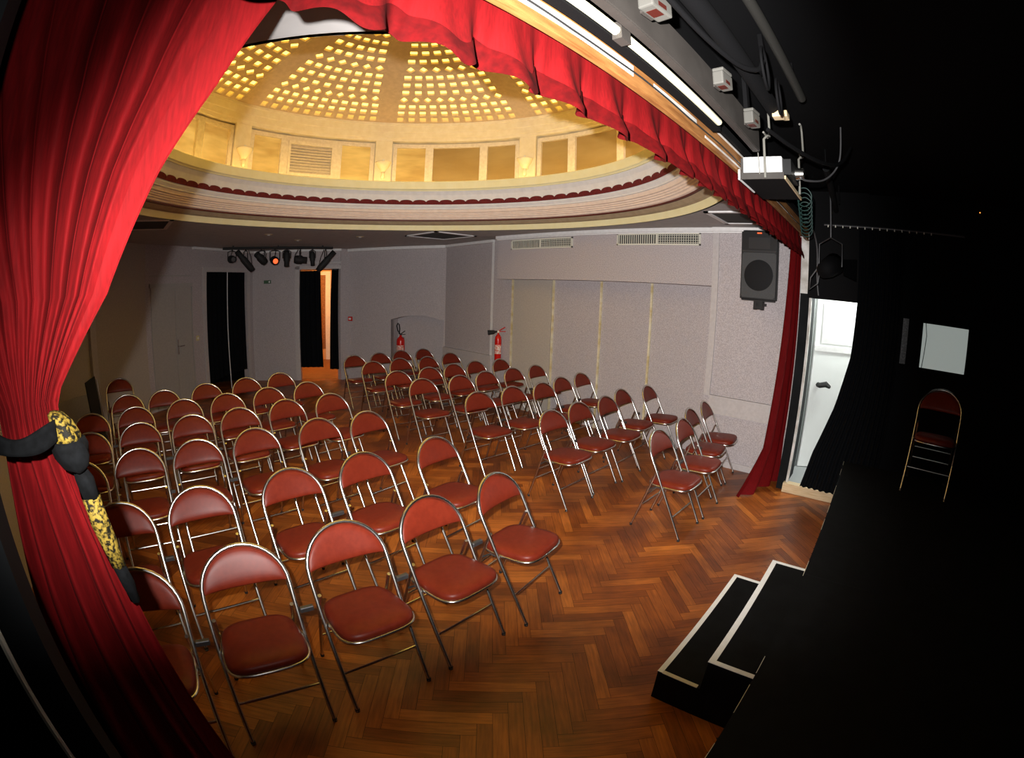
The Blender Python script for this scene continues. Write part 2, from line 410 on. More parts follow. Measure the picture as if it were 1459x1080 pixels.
# cornices
def strip_along(bm, a, b, z0, z1, depth):
    W, ln = wallframe(a, b); box(bm, 0, ln, -depth, 0.0, z0, z1, W)
bm = BM(); strip_along(bm, (5.40, 5.26), (5.40, 1.79), 2.70, ZC, 0.06); box(bm, 5.31, 5.37, 0.72, 1.79, 2.70, ZC)
strip_along(bm, (5.40, 5.26), (5.40, 1.79), 2.685, 2.70, 0.03); box(bm, 5.34, 5.37, 0.72, 1.79, 2.685, 2.70); struct('trim_13', bm, M['cornice'])
bm = BM(); strip_along(bm, C4, C5, 2.70, ZC, 0.06); struct('trim_14', bm, M['cornice'])
bm = BM(); strip_along(bm, C3, C4, 2.69, ZC+0.0, 0.08); struct('trim_15', bm, M['cornice'])
bm = BM(); box(bm, 1.15, lnL, -0.06, 0, 2.70, ZC, WL); box(bm, 0, lnR, -0.06, 0, 2.70, ZC, WR); struct('trim_16', bm, M['cornice'])

# ---- corridor beyond the curtained doorway
co_ = sempty('wall_corridor')
e1 = Vector(WR.col[0][:3]); nn = Vector((math.sin(math.radians(25.5)), math.cos(math.radians(25.5)), 0))
P0 = WR @ Vector((oR0-0.25, 0.12, 0)); P1 = WR @ Vector((lnR+0.30, 0.12, 0))
Q0 = P0 + nn*3.0; Q1 = P1 + nn*3.0
def vwall(bm, a, b, z0, z1, mi=0): quad(bm, Vector((a.x, a.y, z0)), Vector((b.x, b.y, z0)), Vector((b.x, b.y, z1)), Vector((a.x, a.y, z1)), mi)
bm = BM(); vwall(bm, P0, Q0, 0, 2.8); vwall(bm, P1, Q1, 0, 2.8); vwall(bm, Q0, Q1, 0, 2.8)
quad(bm, *[Vector((p.x, p.y, 2.8)) for p in (P0, P1, Q1, Q0)]); struct('corridor_wall', bm, M['orange'], co_)
bm = BM(); quad(bm, *[Vector((p.x, p.y, 0.003)) for p in (P0, P1, Q1, Q0)]); struct('corridor_floor', bm, M['wood'], co_)
qd = (Q1-Q0).normalized(); ql = (Q1-Q0).length
def qp(t, z, o=0.03): p = Q0 + qd*t - nn*o; return Vector((p.x, p.y, z))
bm = BM()
for (t0, t1, z0, z1) in ((0.52, 0.60, 0, 2.3), (0.76, 0.90, 0, 2.3), (0.52, 0.90, 2.3, 2.4)):
    quad(bm, qp(t0, z0), qp(t1, z0), qp(t1, z1), qp(t0, z1))
struct('corridor_door_frame', bm, M['cornice'], co_)
bm = BM(); quad(bm, qp(0.60, 0.3, 0.02), qp(0.76, 0.3, 0.02), qp(0.76, 2.3, 0.02), qp(0.60, 2.3, 0.02)); struct('corridor_door_panel', bm, M['wood'], co_)
# dark lobby behind the draped doorway
lob = BM(); box(lob, oL0-0.2, oL1+0.2, 0.75, 0.8, 0, 2.6, WL); box(lob, oL0-0.2, oL0-0.15, 0.12, 0.75, 0, 2.6, WL); box(lob, oL1+0.15, oL1+0.2, 0.12, 0.75, 0, 2.6, WL); box(lob, oL0-0.2, oL1+0.2, 0.12, 0.8, 2.6, 2.65, WL)
struct('wall_lobby', lob, M['black'])

# ------------------------------------------------------------------ pleated cloth
def pleated(name, m, parent, xl, xr, z0, z1, zbot=None, nf=10, amp=0.03, nu=None, nz=24, W=None, ph=0.0, power=1.0, th=0.0, wob=0.006, yf=None):
    """pleated sheet in the local xz plane; xl/xr functions of v (0 bottom, 1 top)"""
    nu = nu or nf*10
    bm = BM(); grid = []
    for j in range(nz+1):
        v = j/nz; row = []
        a, b = xl(v), xr(v)
        for i in range(nu+1):
            u = i/nu
            zb = zbot(u) if zbot else z0
            z = zb + (z1-zb)*v
            s = math.sin(2*PI*nf*u + ph + 1.2*math.sin(5.1*u+ph))
            am = amp(v) if callable(amp) else amp
            y = am*math.copysign(abs(s)**power, s) + wob*math.sin(17*u + 4*v)
            if yf: y += yf(u, v)
            x = a + (b-a)*u + 0.25*am*math.sin(4*PI*nf*u)
            p = Vector((x, y, z)); row.append(bm.verts.new(W @ p if W else p))
        grid.append(row)
    for j in range(nz):
        for i in range(nu):
            bm.faces.new((grid[j][i], grid[j][i+1], grid[j+1][i+1], grid[j+1][i]))
    if th:
        bmesh.ops.solidify(bm, geom=bm.faces[:], thickness=th)
    return obj(name, bm, m, parent, smooth=True)

# black curtains in the two doorways of the back wall
t = thing('doorway_curtain', 'pair of black curtains, nearly closed, in the doorway beside the double door', 'curtain')
wl = oL1-oL0
pleated('curtain_panel', M['blackcloth'], t, lambda v: oL0+0.02, lambda v: oL0+wl*0.49-0.012, 0, 2.30, zbot=lambda u: 0.20+0.06*u, nf=5, amp=0.015, W=WL @ Matrix.Translation((0, 0.05, 0)))
pleated('curtain_panel', M['blackcloth'], t, lambda v: oL0+wl*0.49+0.012, lambda v: oL1-0.01+0.02*(1-v), 0, 2.30, zbot=lambda u: 0.26+0.03*u, nf=5, amp=0.015, W=WL @ Matrix.Translation((0, 0.05, 0)))
bm = BM(); tube(bm, [WL @ Vector((oL0+wl*0.49, -0.02, 2.30)), WL @ Vector((oL0+wl*0.49, -0.02, 1.2)), WL @ Vector((oL0+wl*0.50, -0.03, 0.0))], 0.009, 6); obj('pull_rod', bm, M['cornice'], t)
t = thing('doorway_curtain', 'pair of black curtains parted on the orange lit corridor', 'curtain')
wR = lnR-oR0
pleated('curtain_panel', M['blackcloth'], t, lambda v: oR0, lambda v: oR0+wR*0.50+0.05*(1-v), 0, 2.30, zbot=lambda u: 0.27, nf=5, amp=0.018, W=WR @ Matrix.Translation((0, 0.03, 0)))
pleated('curtain_panel', M['blackcloth'], t, lambda v: oR0+wR*0.76-0.05*(1-v), lambda v: lnR+0.02, 0, 2.33, zbot=lambda u: 0.22, nf=3, amp=0.03, W=WR @ Matrix.Translation((0, 0.05, 0)))
bm = BM(); tube(bm, [WR @ Vector((oR0-0.02, 0.04, 2.315)), WR @ Vector((lnR, 0.04, 2.315))], 0.010, 8); obj('curtain_rod', bm, M['darksteel'], t)

# ------------------------------------------------------------------ dome
def ringp(r, a, z): return Vector((DC[0]+r*math.cos(a), DC[1]+r*math.sin(a), z))
def ring_struct(name, prof, m, n=144, parent=None, mi=None):
    bm = BM(); lathe(bm, prof, n, DC, mi=mi); return struct(name, bm, m, parent)
ring_struct('trim_17', [(2.79, 2.745), (2.77, 2.745), (2.745, 2.80), (2.74, 2.815)], M['ledge'])
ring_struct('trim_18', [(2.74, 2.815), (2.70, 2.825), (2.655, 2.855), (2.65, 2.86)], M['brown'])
ring_struct('trim_19', [(2.65, 2.86), (2.63, 2.862), (2.63, 2.878)], M['darkred'])
ring_struct('trim_20', [(2.63, 2.878), (2.61, 2.885), (2.60, 2.905), (2.585, 2.910), (2.583, 2.925), (2.568, 2.930), (2.566, 2.945), (2.552, 2.95), (2.55, 2.965), (2.53, 2.97), (2.515, 3.01)], M['pink'])
ring_struct('trim_21', [(2.515, 3.01), (2.50, 3.012), (2.498, 3.025), (2.475, 3.055), (2.47, 3.075)], M['cove'])
ring_struct('trim_22', [(2.47, 3.075), (2.458, 3.12), (2.43, 3.20), (2.40, 3.245), (2.40, 3.25)], M['cove'])
ring_struct('trim_23', [(2.40, 3.25), (2.385, 3.25), (2.38, 3.262), (2.365, 3.275), (2.355, 3.375), (2.37, 3.385), (2.72, 3.40)], M['ledge'])
# scalloped dark red band
bm = BM(); NSC = 84; per = 8
for i in range(NSC):
    for k in range(per):
        pts = []
        for q in (k, k+1):
            u = q/per; a = 2*PI*(i+u)/NSC
            h = 3.108 + 0.030*math.sqrt(max(0.0, 1-(2*u-1)**2))
            pts.append((a, h))
        (a0, h0), (a1, h1) = pts
        quad(bm, ringp(2.462, a0, 3.072), ringp(2.462, a1, 3.072), ringp(2.448, a1, h1), ringp(2.448, a0, h0))
struct('trim_24', bm, M['scallop'])
# drum wall
zdome_lip = 4.85 - 0.075*2.62*2.62
ring_struct('wall_drum', [(2.74, 3.38), (2.74, 4.10)], M['cream'])
ring_struct('trim_25', [(2.74, 4.04), (2.66, 4.06), (2.655, 4.10), (2.645, 4.11), (2.642, 4.19), (2.635, 4.20), (2.632, 4.29), (2.624, 4.30), (2.622, zdome_lip)], M['cream'])
RIB0 = math.radians(61.5)
# pilasters
for k in range(8):
    a = RIB0 + k*PI/4; w = math.radians(2.6)
    bm = BM()
    for (r, dw, z0, z1) in ((2.665, w, 3.39, 4.06), (2.655, w*1.15, 3.39, 3.44)):
        for i in range(3):
            b0, b1 = a-dw+2*dw*i/3, a-dw+2*dw*(i+1)/3
            quad(bm, ringp(r, b0, z0), ringp(r, b1, z0), ringp(r, b1, z1), ringp(r, b0, z1))
        for b in (a-dw, a+dw):
            quad(bm, ringp(r, b, z0), ringp(2.745, b, z0), ringp(2.745, b, z1), ringp(r, b, z1))
    struct('trim_%d' % (26+k), bm, M['cream'])
# windows between the pilasters
def arc_frame(bm, a0, a1, z0, z1, r0, r1, n=6):
    for i in range(n):
        b0, b1 = a0+(a1-a0)*i/n, a0+(a1-a0)*(i+1)/n
        quad(bm, ringp(r0, b0, z0), ringp(r0, b1, z0), ringp(r0, b1, z1), ringp(r0, b0, z1))
        quad(bm, ringp(r0, b0, z0), ringp(r1, b0, z0), ringp(r1, b1, z0), ringp(r0, b1, z0))
        quad(bm, ringp(r0, b0, z1), ringp(r1, b0, z1), ringp(r1, b1, z1), ringp(r0, b1, z1))
    for b in (a0, a1): quad(bm, ringp(r0, b, z0), ringp(r1, b, z0), ringp(r1, b, z1), ringp(r0, b, z1))
for wi, k in enumerate((1, 0, -1, -2, 2, -3)):
    ac = RIB0 + PI/8 + k*PI/4
    hw = math.radians(19.6); mh = math.radians(8.4)
    win = sempty('window_%d' % (wi+1), (0, 0, 0))
    lights = ((-hw, -mh), (-mh, mh), (mh, hw))
    fw = math.radians(0.75)
    bm = BM()
    z0, z1 = 3.40, 4.02
    arc_frame(bm, ac-hw, ac+hw, z1-0.055, z1, 2.69, 2.74, 16); arc_frame(bm, ac-hw, ac+hw, z0, z0+0.05, 2.69, 2.74, 16)
    for p0, p1 in lights:
        arc_frame(bm, ac+p0, ac+p0+fw*1.6, z0, z1, 2.688, 2.74, 2); arc_frame(bm, ac+p1-fw*1.6, ac+p1, z0, z1, 2.688, 2.74, 2)
    struct('window_frame', bm, M['winframe'], win)
    for li, (p0, p1) in enumerate(lights):
        b0, b1 = ac+p0+fw*1.6, ac+p1-fw*1.6
        if k == 0 and li == 1:
            bm = BM(); arc_frame(bm, b0, b0+fw, z0+0.05, z1-0.055, 2.68, 2.73, 2); arc_frame(bm, b1-fw, b1, z0+0.05, z1-0.055, 2.68, 2.73, 2)
            arc_frame(bm, b0, b1, z1-0.11, z1-0.055, 2.68, 2.73, 6); arc_frame(bm, b0, b1, z0+0.05, z0+0.10, 2.68, 2.73, 6)
            struct('louvre_frame', bm, M['winframe'], win)
            bm = BM()
            for q in range(10):
                zz = z0+0.10+0.041*q
                for i in range(6):
                    c0, c1 = b0+fw+(b1-b0-2*fw)*i/6, b0+fw+(b1-b0-2*fw)*(i+1)/6
                    quad(bm, ringp(2.695, c0, zz), ringp(2.695, c1, zz), ringp(2.725, c1, zz+0.044), ringp(2.725, c0, zz+0.044))
                    quad(bm, ringp(2.695, c0, zz), ringp(2.695, c1, zz), ringp(2.695, c1, zz+0.006), ringp(2.695, c0, zz+0.006))
            struct('louvre_slats', bm, M['winframe'], win)
        else:
            bright = (k, li) in ((0, 0), (0, 2), (-1, 2), (1, 0), (1, 1))
            bm = BM()
            for i in range(6):
                c0, c1 = b0+(b1-b0)*i/6, b0+(b1-b0)*(i+1)/6
                quad(bm, ringp(2.725, c0, z0+0.05), ringp(2.725, c1, z0+0.05), ringp(2.725, c1, z1-0.055), ringp(2.725, c0, z1-0.055))
            struct('window_pane', bm, M['glass_bright'] if bright else M['glass_dim'], win)

# pierced dome shell
ZA, KK = 4.85, 0.0750
def zdome(r): return ZA - KK*r*r
def dp(r, a, up=0.0): return Vector((DC[0]+r*math.cos(a), DC[1]+r*math.sin(a), zdome(r)+up))
REDGE = [2.62, 2.495, 2.36, 2.22, 2.07, 1.915, 1.758, 1.60, 1.435, 1.262, 1.097, 0.934, 0.778, 0.62, 0.48, 0.36]
ROWS = [(REDGE[q], REDGE[q+1], n_, 1 if n_ in (9, 6) and q in (3, 7) or q == 11 else 0) for q, n_ in enumerate((11, 11, 11, 9, 8, 8, 8, 6, 6, 5, 5, 4, 3, 3, 2))]
bm = BM()
RW = 0.115  # half width of the ribs (metres)
for s in range(8):
    A0, A1 = RIB0 + s*PI/4, RIB0 + (s+1)*PI/4
    for (ro_, ri_, n, dia) in ROWS:
        rm = (ro_+ri_)/2
        h0 = A0 + RW/rm; h1 = A1 - RW/rm
        if h1 <= h0: continue
        for c in range(n):
            a0, a1 = h0+(h1-h0)*c/n, h0+(h1-h0)*(c+1)/n
            am = (a0+a1)/2
            hs = 0.044 if not dia else 0.060
            hs = min(hs, (0.34 if not dia else 0.47)*(a1-a0)*rm)
            ha = hs/rm
            O = [(ro_, a0), (ro_, am), (ro_, a1), (rm, a1), (ri_, a1), (ri_, am), (ri_, a0), (rm, a0)]
            if dia:
                I = [(rm+hs/2, am-ha/2), (rm+hs, am), (rm+hs/2, am+ha/2), (rm, am+ha), (rm-hs/2, am+ha/2), (rm-hs, am), (rm-hs/2, am-ha/2), (rm, am-ha)]
            else:
                I = [(rm+hs, am-ha), (rm+hs, am), (rm+hs, am+ha), (rm, am+ha), (rm-hs, am+ha), (rm-hs, am), (rm-hs, am-ha), (rm, am-ha)]
            vo = [bm.verts.new(dp(*p)) for p in O]; vi = [bm.verts.new(dp(*p)) for p in I]; vu = [bm.verts.new(dp(*p, up=0.03)) for p in I]
            for q in range(8):
                w = (q+1) % 8
                bm.faces.new((vo[q], vo[w], vi[w], vi[q])); bm.faces.new((vi[q], vi[w], vu[w], vu[q]))
        # strip beside the ribs, rounded to the row edges
    # ribs and bottom band
dome_o = struct('ceiling_dome', bm, M['dome'])
bm = BM()
for s in range(8):
    A = RIB0 + s*PI/4
    edges = REDGE
    for i in range(len(edges)-1):
        ra, rb = edges[i], edges[i+1]; rm = (ra+rb)/2
        w = RW/rm
        lo, hi = A-w, A+w
        m_ = 4
        for q in range(m_):
            b0, b1 = lo+(hi-lo)*q/m_, lo+(hi-lo)*(q+1)/m_
            quad(bm, dp(ra, b0, -0.0), dp(ra, b1), dp(rb, b1), dp(rb, b0))
lathe(bm, [(2.64, zdome(2.62)-0.012), (2.615, zdome(2.615))], 144, DC)
lathe(bm, [(0.365, zdome(0.365)), (0.2, zdome(0.2)-0.02), (0.0, zdome(0)-0.03)], 32, DC)
struct('dome_ribs', bm, M['dome'], dome_o)
bm = BM(); lathe(bm, [(2.66, 4.50), (2.2, zdome(2.2)+0.16), (1.5, zdome(1.5)+0.16), (0.8, zdome(0.8)+0.16), (0.0, zdome(0)+0.16)], 48, DC)
struct('skylight_glass', bm, M['skyglass'], dome_o)
bm = BM(); lathe(bm, [(2.66, 4.30), (2.66, 4.53)], 72, DC); struct('skylight_kerb', bm, M['dome'], dome_o)

bm = BM(); lathe(bm, [(2.46, 3.391), (2.49, 3.391), (2.49, 3.402), (2.46, 3.402), (2.46, 3.391)], 96, DC); struct('trim_42', bm, M['added_glow'])  # glowing ring added out of sight behind the ledge to warm the drum
# sconces on the pilasters
def sconce(a, label):
    t = thing('bowl_sconce', label, 'wall lamp', (DC[0]+2.59*math.cos(a), DC[1]+2.59*math.sin(a), 3.66), a+PI, 'bowl sconces round the dome')
    bm = BM(); lathe(bm, [(0.0, -0.10), (0.03, -0.095), (0.045, -0.06), (0.08, -0.02), (0.105, 0.035), (0.112, 0.05), (0.10, 0.05), (0.07, 0.0), (0.0, -0.03)], 20); obj('bowl', bm, M['cream'], t, True)
    bm = BM(); lathe(bm, [(0.0, -0.20), (0.022, -0.19), (0.030, -0.16), (0.02, -0.13), (0.03, -0.10), (0.0, -0.09)], 12); obj('finial', bm, M['cream'], t, True)
    bm = bbox(-0.08, -0.02, -0.025, 0.025, -0.09, 0.02, 0.006); obj('mount_arm', bm, M['cream'], t)
    bm = BM(); tube(bm, [(0.0, 0.0, 0.0), (0, 0, 0.06), (0.01, 0, 0.09)], [0.02, 0.026, 0.012], 10); obj('bulb', bm, M['cornice'], t, True)
    return t
sc_ = [sconce(RIB0+PI/4, 'cream bowl sconce on the dome pilaster nearest the big red curtain'),
       sconce(RIB0, 'cream bowl sconce on the dome pilaster just past the louvred vent'),
       sconce(RIB0-PI/4, 'cream bowl sconce on the dome pilaster nearest the red pelmet')]

# ------------------------------------------------------------------ stage house
ZS = 0.5655
bm = BM(); box(bm, -1.6, 4.66, -3.0, 0.0, 0.0, ZS)
st = struct('floor_stage', bm, M['stage'])
random.seed(3)
bm = BM(); x = -1.6   # worn pale edge of the stage front, broken into chips
while x < 4.6:
    w = random.uniform(0.03, 0.25)
    if random.random() < 0.6: box(bm, x, min(x+w, 4.66), -0.0010, 0.0012, ZS-0.0015, ZS+0.0008)
    x += w + random.uniform(0.0, 0.15)
struct('stage_worn_edge', bm, M['oldtape'], st)
bm = BM(); box(bm, 2.40, 2.403, -1.2, 0, ZS, ZS+0.0008); struct('stage_joint', bm, M['slate'], st)
bm = BM(); box(bm, -1.7, 6.5, -3.1, 0.605, 3.10, 3.18); struct('ceiling_stage', bm, M['black'])
bm = BM(); box(bm, -1.7, 6.5, -3.1, -3.0, 0, 3.1); struct('wall_stage_back', bm, M['black'])
bm = BM(); box(bm, -1.7, -1.6, -3.0, 0.62, 0, 3.1); struct('wall_stage_left', bm, M['black'])
bm = BM(); box(bm, 5.12, 5.20, -3.0, -0.02, 0, 3.1); box(bm, 5.06, 5.14, -0.02, 0.62, 2.02, 3.1); struct('wall_stage_right', bm, M['black'])
# proscenium
bm = BM(); box(bm, -1.6, -0.222, 0.55, 0.62, 0, 3.1); struct('wall_proscenium_left', bm, M['slate'])
bm = BM(); box(bm, 5.10, 5.40, 0.58, 0.70, 0, 2.745); struct('wall_proscenium_right', bm, M['slate'])
bm = BM(); box(bm, -0.222, 5.40, 0.60, 0.62, 2.70, 3.40); struct('wall_proscenium_header', bm, M['black'])
bm = BM(); box(bm, 5.085, 5.10, 0.585, 0.70, 2.06, 2.68); struct('trim_40', bm, M['whitepaint'])
bm = BM(); box(bm, 4.93, 5.085, 0.68, 0.72, 2.64, 2.70); struct('trim_41', bm, M['wood'])
bm = BM(); tube(bm, [(-0.284, 0.545, 3.08), (-0.284, 0.545, 1.6), (-0.287, 0.542, 1.2), (-0.282, 0.545, 0.7), (-0.284, 0.545, ZS+0.005)], 0.006, 6)
tag(obj('stage_rope', bm, M['cord']), 'cream rope hanging down the dark jamb beside the big red curtain', 'rope')

# wooden batten that carries the pelmet, with flaking white paint
t = thing('pelmet_batten', 'orange wooden batten with flaking white paint along the top of the pelmet', 'batten', (2.4, 0.64, 2.595))
bm = bbox(-2.6, 2.68, -0.012, 0.012, 0, 0.115, 0.003); obj('board', bm, M['wood'], t)
bm = BM()
for (x0, x1, z0, z1) in ((-2.4, -1.72, 0.055, 0.085), (-1.66, -1.05, 0.035, 0.075), (-0.9, -0.5, 0.05, 0.07), (-2.6, -1.2, 0.098, 0.112), (-0.4, 0.7, 0.02, 0.03), (-1.0, 1.2, 0.100, 0.112), (0.1, 1.9, 0.045, 0.055)):
    box(bm, x0, x1, -0.0145, -0.0115, z0, z1)
obj('paint_patches', bm, M['whitepaint'], t)
bm = BM(); tube(bm, [(-2.6+0.2*i, -0.02, 0.045+0.004*math.sin(i*1.7)) for i in range(26)], 0.0035, 5); obj('wire', bm, M['rubber'], t)

# tube lamp in the dark slot
t = thing('tube_lamp', 'long cream tube lamp in the dark slot above the pelmet', 'lamp', (0.6, 0.54, 2.66))
bm = BM(); tube(bm, [(-1.5, 0, 0), (1.34, 0, 0)], 0.016, 10); obj('tube', bm, M['creamtube'], t, True)
bm = BM(); box(bm, -1.5, 1.40, 0.012, 0.05, -0.02, 0.03); obj('batten_housing', bm, M['black'], t)
bm = BM(); box(bm, 0.50, 0.55, -0.02, 0.012, -0.03, 0.03); obj('mount_clip', bm, M['greybeam'], t)

# big grey beam
bm = BM(); box(bm, -1.5, 2.34, 0.462, 0.50, 2.645, 2.780); bmesh.ops.bevel(bm, geom=bm.edges[:], offset=0.004, segments=2, affect='EDGES')
t = thing('stage_beam', 'wide grey painted beam running over the stage front', 'beam'); t['kind'] = 'thing'
obj('beam_box', bm, M['greybeam'], t)
for x in (-1.2, 0.4, 2.2): obj('ceiling_hanger', bbox(x-0.02, x+0.02, 0.47, 0.49, 2.76, 3.10), M['black'], t)
bm = BM(); tube(bm, [(-1.5, 0.33, 2.77), (2.15, 0.33, 2.77)], 0.035, 12)
t = thing('stage_lighting_bar', 'black round lighting bar behind the grey beam', 'bar')
obj('bar_tube', bm, M['black'], t, True)
for x in (-1.0, 0.7, 2.0): obj('ceiling_hanger', bbox(x-0.015, x+0.015, 0.32, 0.34, 2.80, 3.10), M['black'], t)
bm = BM(); tube(bm, [(0.9, 0.255, 3.0), (2.52, 0.255, 3.0)], 0.024, 12)
t = thing('ceiling_pipe', 'dull grey drilled pipe hung high under the black stage ceiling', 'pipe', (0, 0, 0))
obj('pipe', bm, mat('dull_pipe', (0.05, 0.048, 0.043), 0.5, 0.3), t, True)
for x in (1.2, 2.3):
    bm = BM(); tube(bm, [(x, 0.255, 3.02), (x, 0.255, 3.10)], 0.008, 6); obj('hanger', bm, M['black'], t)
t = thing('ceiling_pipe', 'second thin dark pipe under the stage ceiling, farther over the stage', 'pipe', (0, 0, 0))
bm = BM(); tube(bm, [(3.52, 0.26, 2.90), (5.0, 0.33, 2.90)], 0.028, 10); obj('pipe', bm, M['slate'], t, True)
for x in (3.7, 4.8):
    bm = BM(); tube(bm, [(x, 0.28, 2.92), (x, 0.28, 3.10)], 0.008, 6); obj('hanger', bm, M['black'], t)

def jbox(x, y, z, s, label):
    t = thing('socket_box', label, 'socket box', (x, y, z), math.radians(-8), 'socket boxes on the stage beam')
    bm = bbox(-0.055*s, 0.055*s, -0.03*s, 0.03*s, 0, 0.075*s, 0.006); obj('case', bm, M['boxwhite'], t)
    bm = bbox(-0.05*s, 0.05*s, -0.032*s, 0.032*s, 0.077*s, 0.095*s, 0.004); obj('cover', bm, M['boxwhite'], t)
    bm = BM(); box(bm, -0.025*s, 0.018*s, -0.02*s, 0.02*s, -0.0015, 0.0); box(bm, -0.025*s, 0.018*s, -0.0315*s, -0.030*s, 0.012*s, 0.03*s); obj('red_sticker', bm, M['redlabel'], t)
    bm = BM(); box(bm, -0.03*s, 0.03*s, 0.03*s, 0.04*s, 0.0, 0.08*s); obj('mount_plate', bm, M['greybeam'], t)
jbox(1.09, 0.405, 2.675, 0.85, 'white socket box with red sticker at the top edge of the photo')
jbox(1.62, 0.405, 2.668, 0.72, 'white socket box half behind a black cable loop on the beam')
jbox(2.00, 0.405, 2.655, 0.74, 'white socket box with frayed top nearest the projector')

# cables over the stage
def cable(label, pts, r, m, name='cable', n=6):
    # smooth the path (Catmull-Rom)
    P = [Vector(p) for p in pts]; out = []
    for i in range(len(P)-1):
        p0, p1, p2, p3 = P[max(i-1, 0)], P[i], P[i+1], P[min(i+2, len(P)-1)]
        for k in range(8):
            u = k/8
            out.append(0.5*((2*p1)+(p2-p0)*u+(2*p0-5*p1+4*p2-p3)*u*u+(3*p1-p0-3*p2+p3)*u**3))
    out.append(P[-1]); bm = BM(); tube(bm, out, r, n)
    return tag(obj(name, bm, m, smooth=True), label, 'cable')
cable('thick black cable sagging along the beam near the first socket box', [(0.7, 0.355, 2.72), (0.95, 0.35, 2.70), (1.25, 0.34, 2.685), (1.5, 0.31, 2.695), (1.62, 0.27, 2.725), (1.66, 0.255, 2.78)], 0.010, M['black'], 'hanging_cable')
def loop(cx, cy_, cz, r, k=18, tilt=0.3): return [(cx + r*math.cos(2*PI*i/k), cy_ + r*tilt*math.cos(2*PI*i/k), cz + r*math.sin(2*PI*i/k)) for i in range(k+4)]
cable('black cable loop hanging in front of the middle socket box', loop(1.66, 0.25, 2.75, 0.080, tilt=0.1), 0.006, M['black'], 'hanging_cable')
cable('black cable loop between the middle and the last socket box', loop(1.86, 0.25, 2.72, 0.072, tilt=0.1), 0.006, M['black'], 'hanging_cable')
cable('black cable swooping from the last socket box across the dark ceiling', [(2.1, 0.36, 2.67), (2.3, 0.30, 2.66), (2.6, 0.22, 2.68), (2.9, 0.15, 2.74), (3.1, 0.10, 2.83), (3.2, 0.05, 2.95)], 0.011, M['black'], 'hanging_cable')
cable('thin grey cable curving from the projector up to the ceiling', [(2.58, 0.300, 2.575), (2.7, 0.28, 2.59), (2.95, 0.22, 2.66), (3.1, 0.16, 2.76), (3.12, 0.12, 2.86), (3.1, 0.10, 3.05)], 0.006, M['lightcable'], 'hanging_cable')
hel = [(2.95+0.75*i/60, 0.34+0.10*i/60+0.045*math.cos(i*0.95), 2.57-0.10*i/60+0.05*math.sin(i*0.95)) for i in range(61)]
cable('coiled dark green cable behind the projector shelf', hel, 0.004, M['greencable'], 'hanging_cable')
cable('grey cable running down beside the top of the doorway', [(4.2, 0.50, 2.66), (4.7, 0.52, 2.62), (4.95, 0.52, 2.5), (5.03, 0.52, 2.2), (5.04, 0.5, 2.05)], 0.008, M['lightcable'], 'hanging_cable')

# yellow paper scraps / bracket on the bar
t = thing('pipe_clamp', 'small tan wooden clamp on the black bar end', 'clamp', (2.12, 0.30, 2.74))
obj('jaw_hanging', bbox(-0.05, 0.0, -0.02, 0.03, -0.02, 0.01, 0.004), M['palewood'], t); obj('jaw', bbox(0.0, 0.06, -0.03, 0.0, 0.0, 0.03, 0.004), M['palewood'], t)

# projector on its hung shelf
sh = thing('projector_shelf', 'black shelf with pale edges hung over the stage front', 'shelf', (2.48, 0.37, 2.545))
obj('board', bbox(0, 0.50, 0, 0.24, 0, 0.012, 0.002), M['black'], sh)
bm = BM(); box(bm, -0.006, 0.0, 0.0, 0.24, -0.004, 0.032); obj('lip', bm, M['greybeam'], sh)
bm = BM(); box(bm, 0.0, 0.50, -0.008, 0.0, -0.004, 0.014); obj('edging', bm, M['palewood'], sh)
bm = BM(); box(bm, -0.008, 0.0, 0.24, 0.250, -0.006, 0.05); box(bm, 0.0, 0.30, 0.24, 0.248, -0.006, 0.010); obj('edging', bm, M['cornice'], sh)
for hx, hy in ((-0.014, 0.10), (0.36, -0.02)):
    bm = BM(); tube(bm, [(hx, hy, 0.0), (hx, hy, 0.21), (hx+0.015, hy-0.015, 0.235), (hx+0.05, hy-0.02, 0.24), (hx+0.06, hy-0.02, 0.27), (hx+0.06, hy-0.02, 0.40), (hx+0.04, hy-0.02, 0.44), (hx, hy-0.02, 0.43)], 0.007, 8)
    tube(bm, [(hx-0.04, hy-0.01, 0.235), (hx+0.05, hy-0.01, 0.235)], 0.006, 6); obj('hanger_clamp', bm, M['clamp'], sh, True)
bm = BM(); tube(bm, [(0.02, 0.30, 0.5), (-0.012, 0.14, 0.25), (-0.012, 0.13, 0.02)], 0.003, 5); obj('safety_wire', bm, M['clamp'], sh)
t = thing('projector', 'white video projector lying on the hung black shelf', 'projector', (2.50, 0.385, 2.560))
obj('body', bbox(0.0, 0.24, 0.0, 0.215, 0.012, 0.112, 0.008), M['white'], t)
obj('end_cap', bbox(0.0, 0.24, 0.215, 0.230, 0.016, 0.108, 0.006), M['greybeam'], t)
bm = BM(); box(bm, 0.02, 0.26, -0.045, 0.0, 0.016, 0.10); obj('dark_end', bm, M['spk'], t)
bm = BM(); tube(bm, [(0.17, -0.045, 0.06), (0.17, -0.09, 0.06)], [0.035, 0.03], 16); obj('lens', bm, M['chrome'], t, True)
for x in (0.03, 0.2):
    for y in (0.03, 0.19): obj('foot', bbox(x-0.012, x+0.012, y-0.012, y+0.012, -0.0028, 0.012), M['rubber'], t)

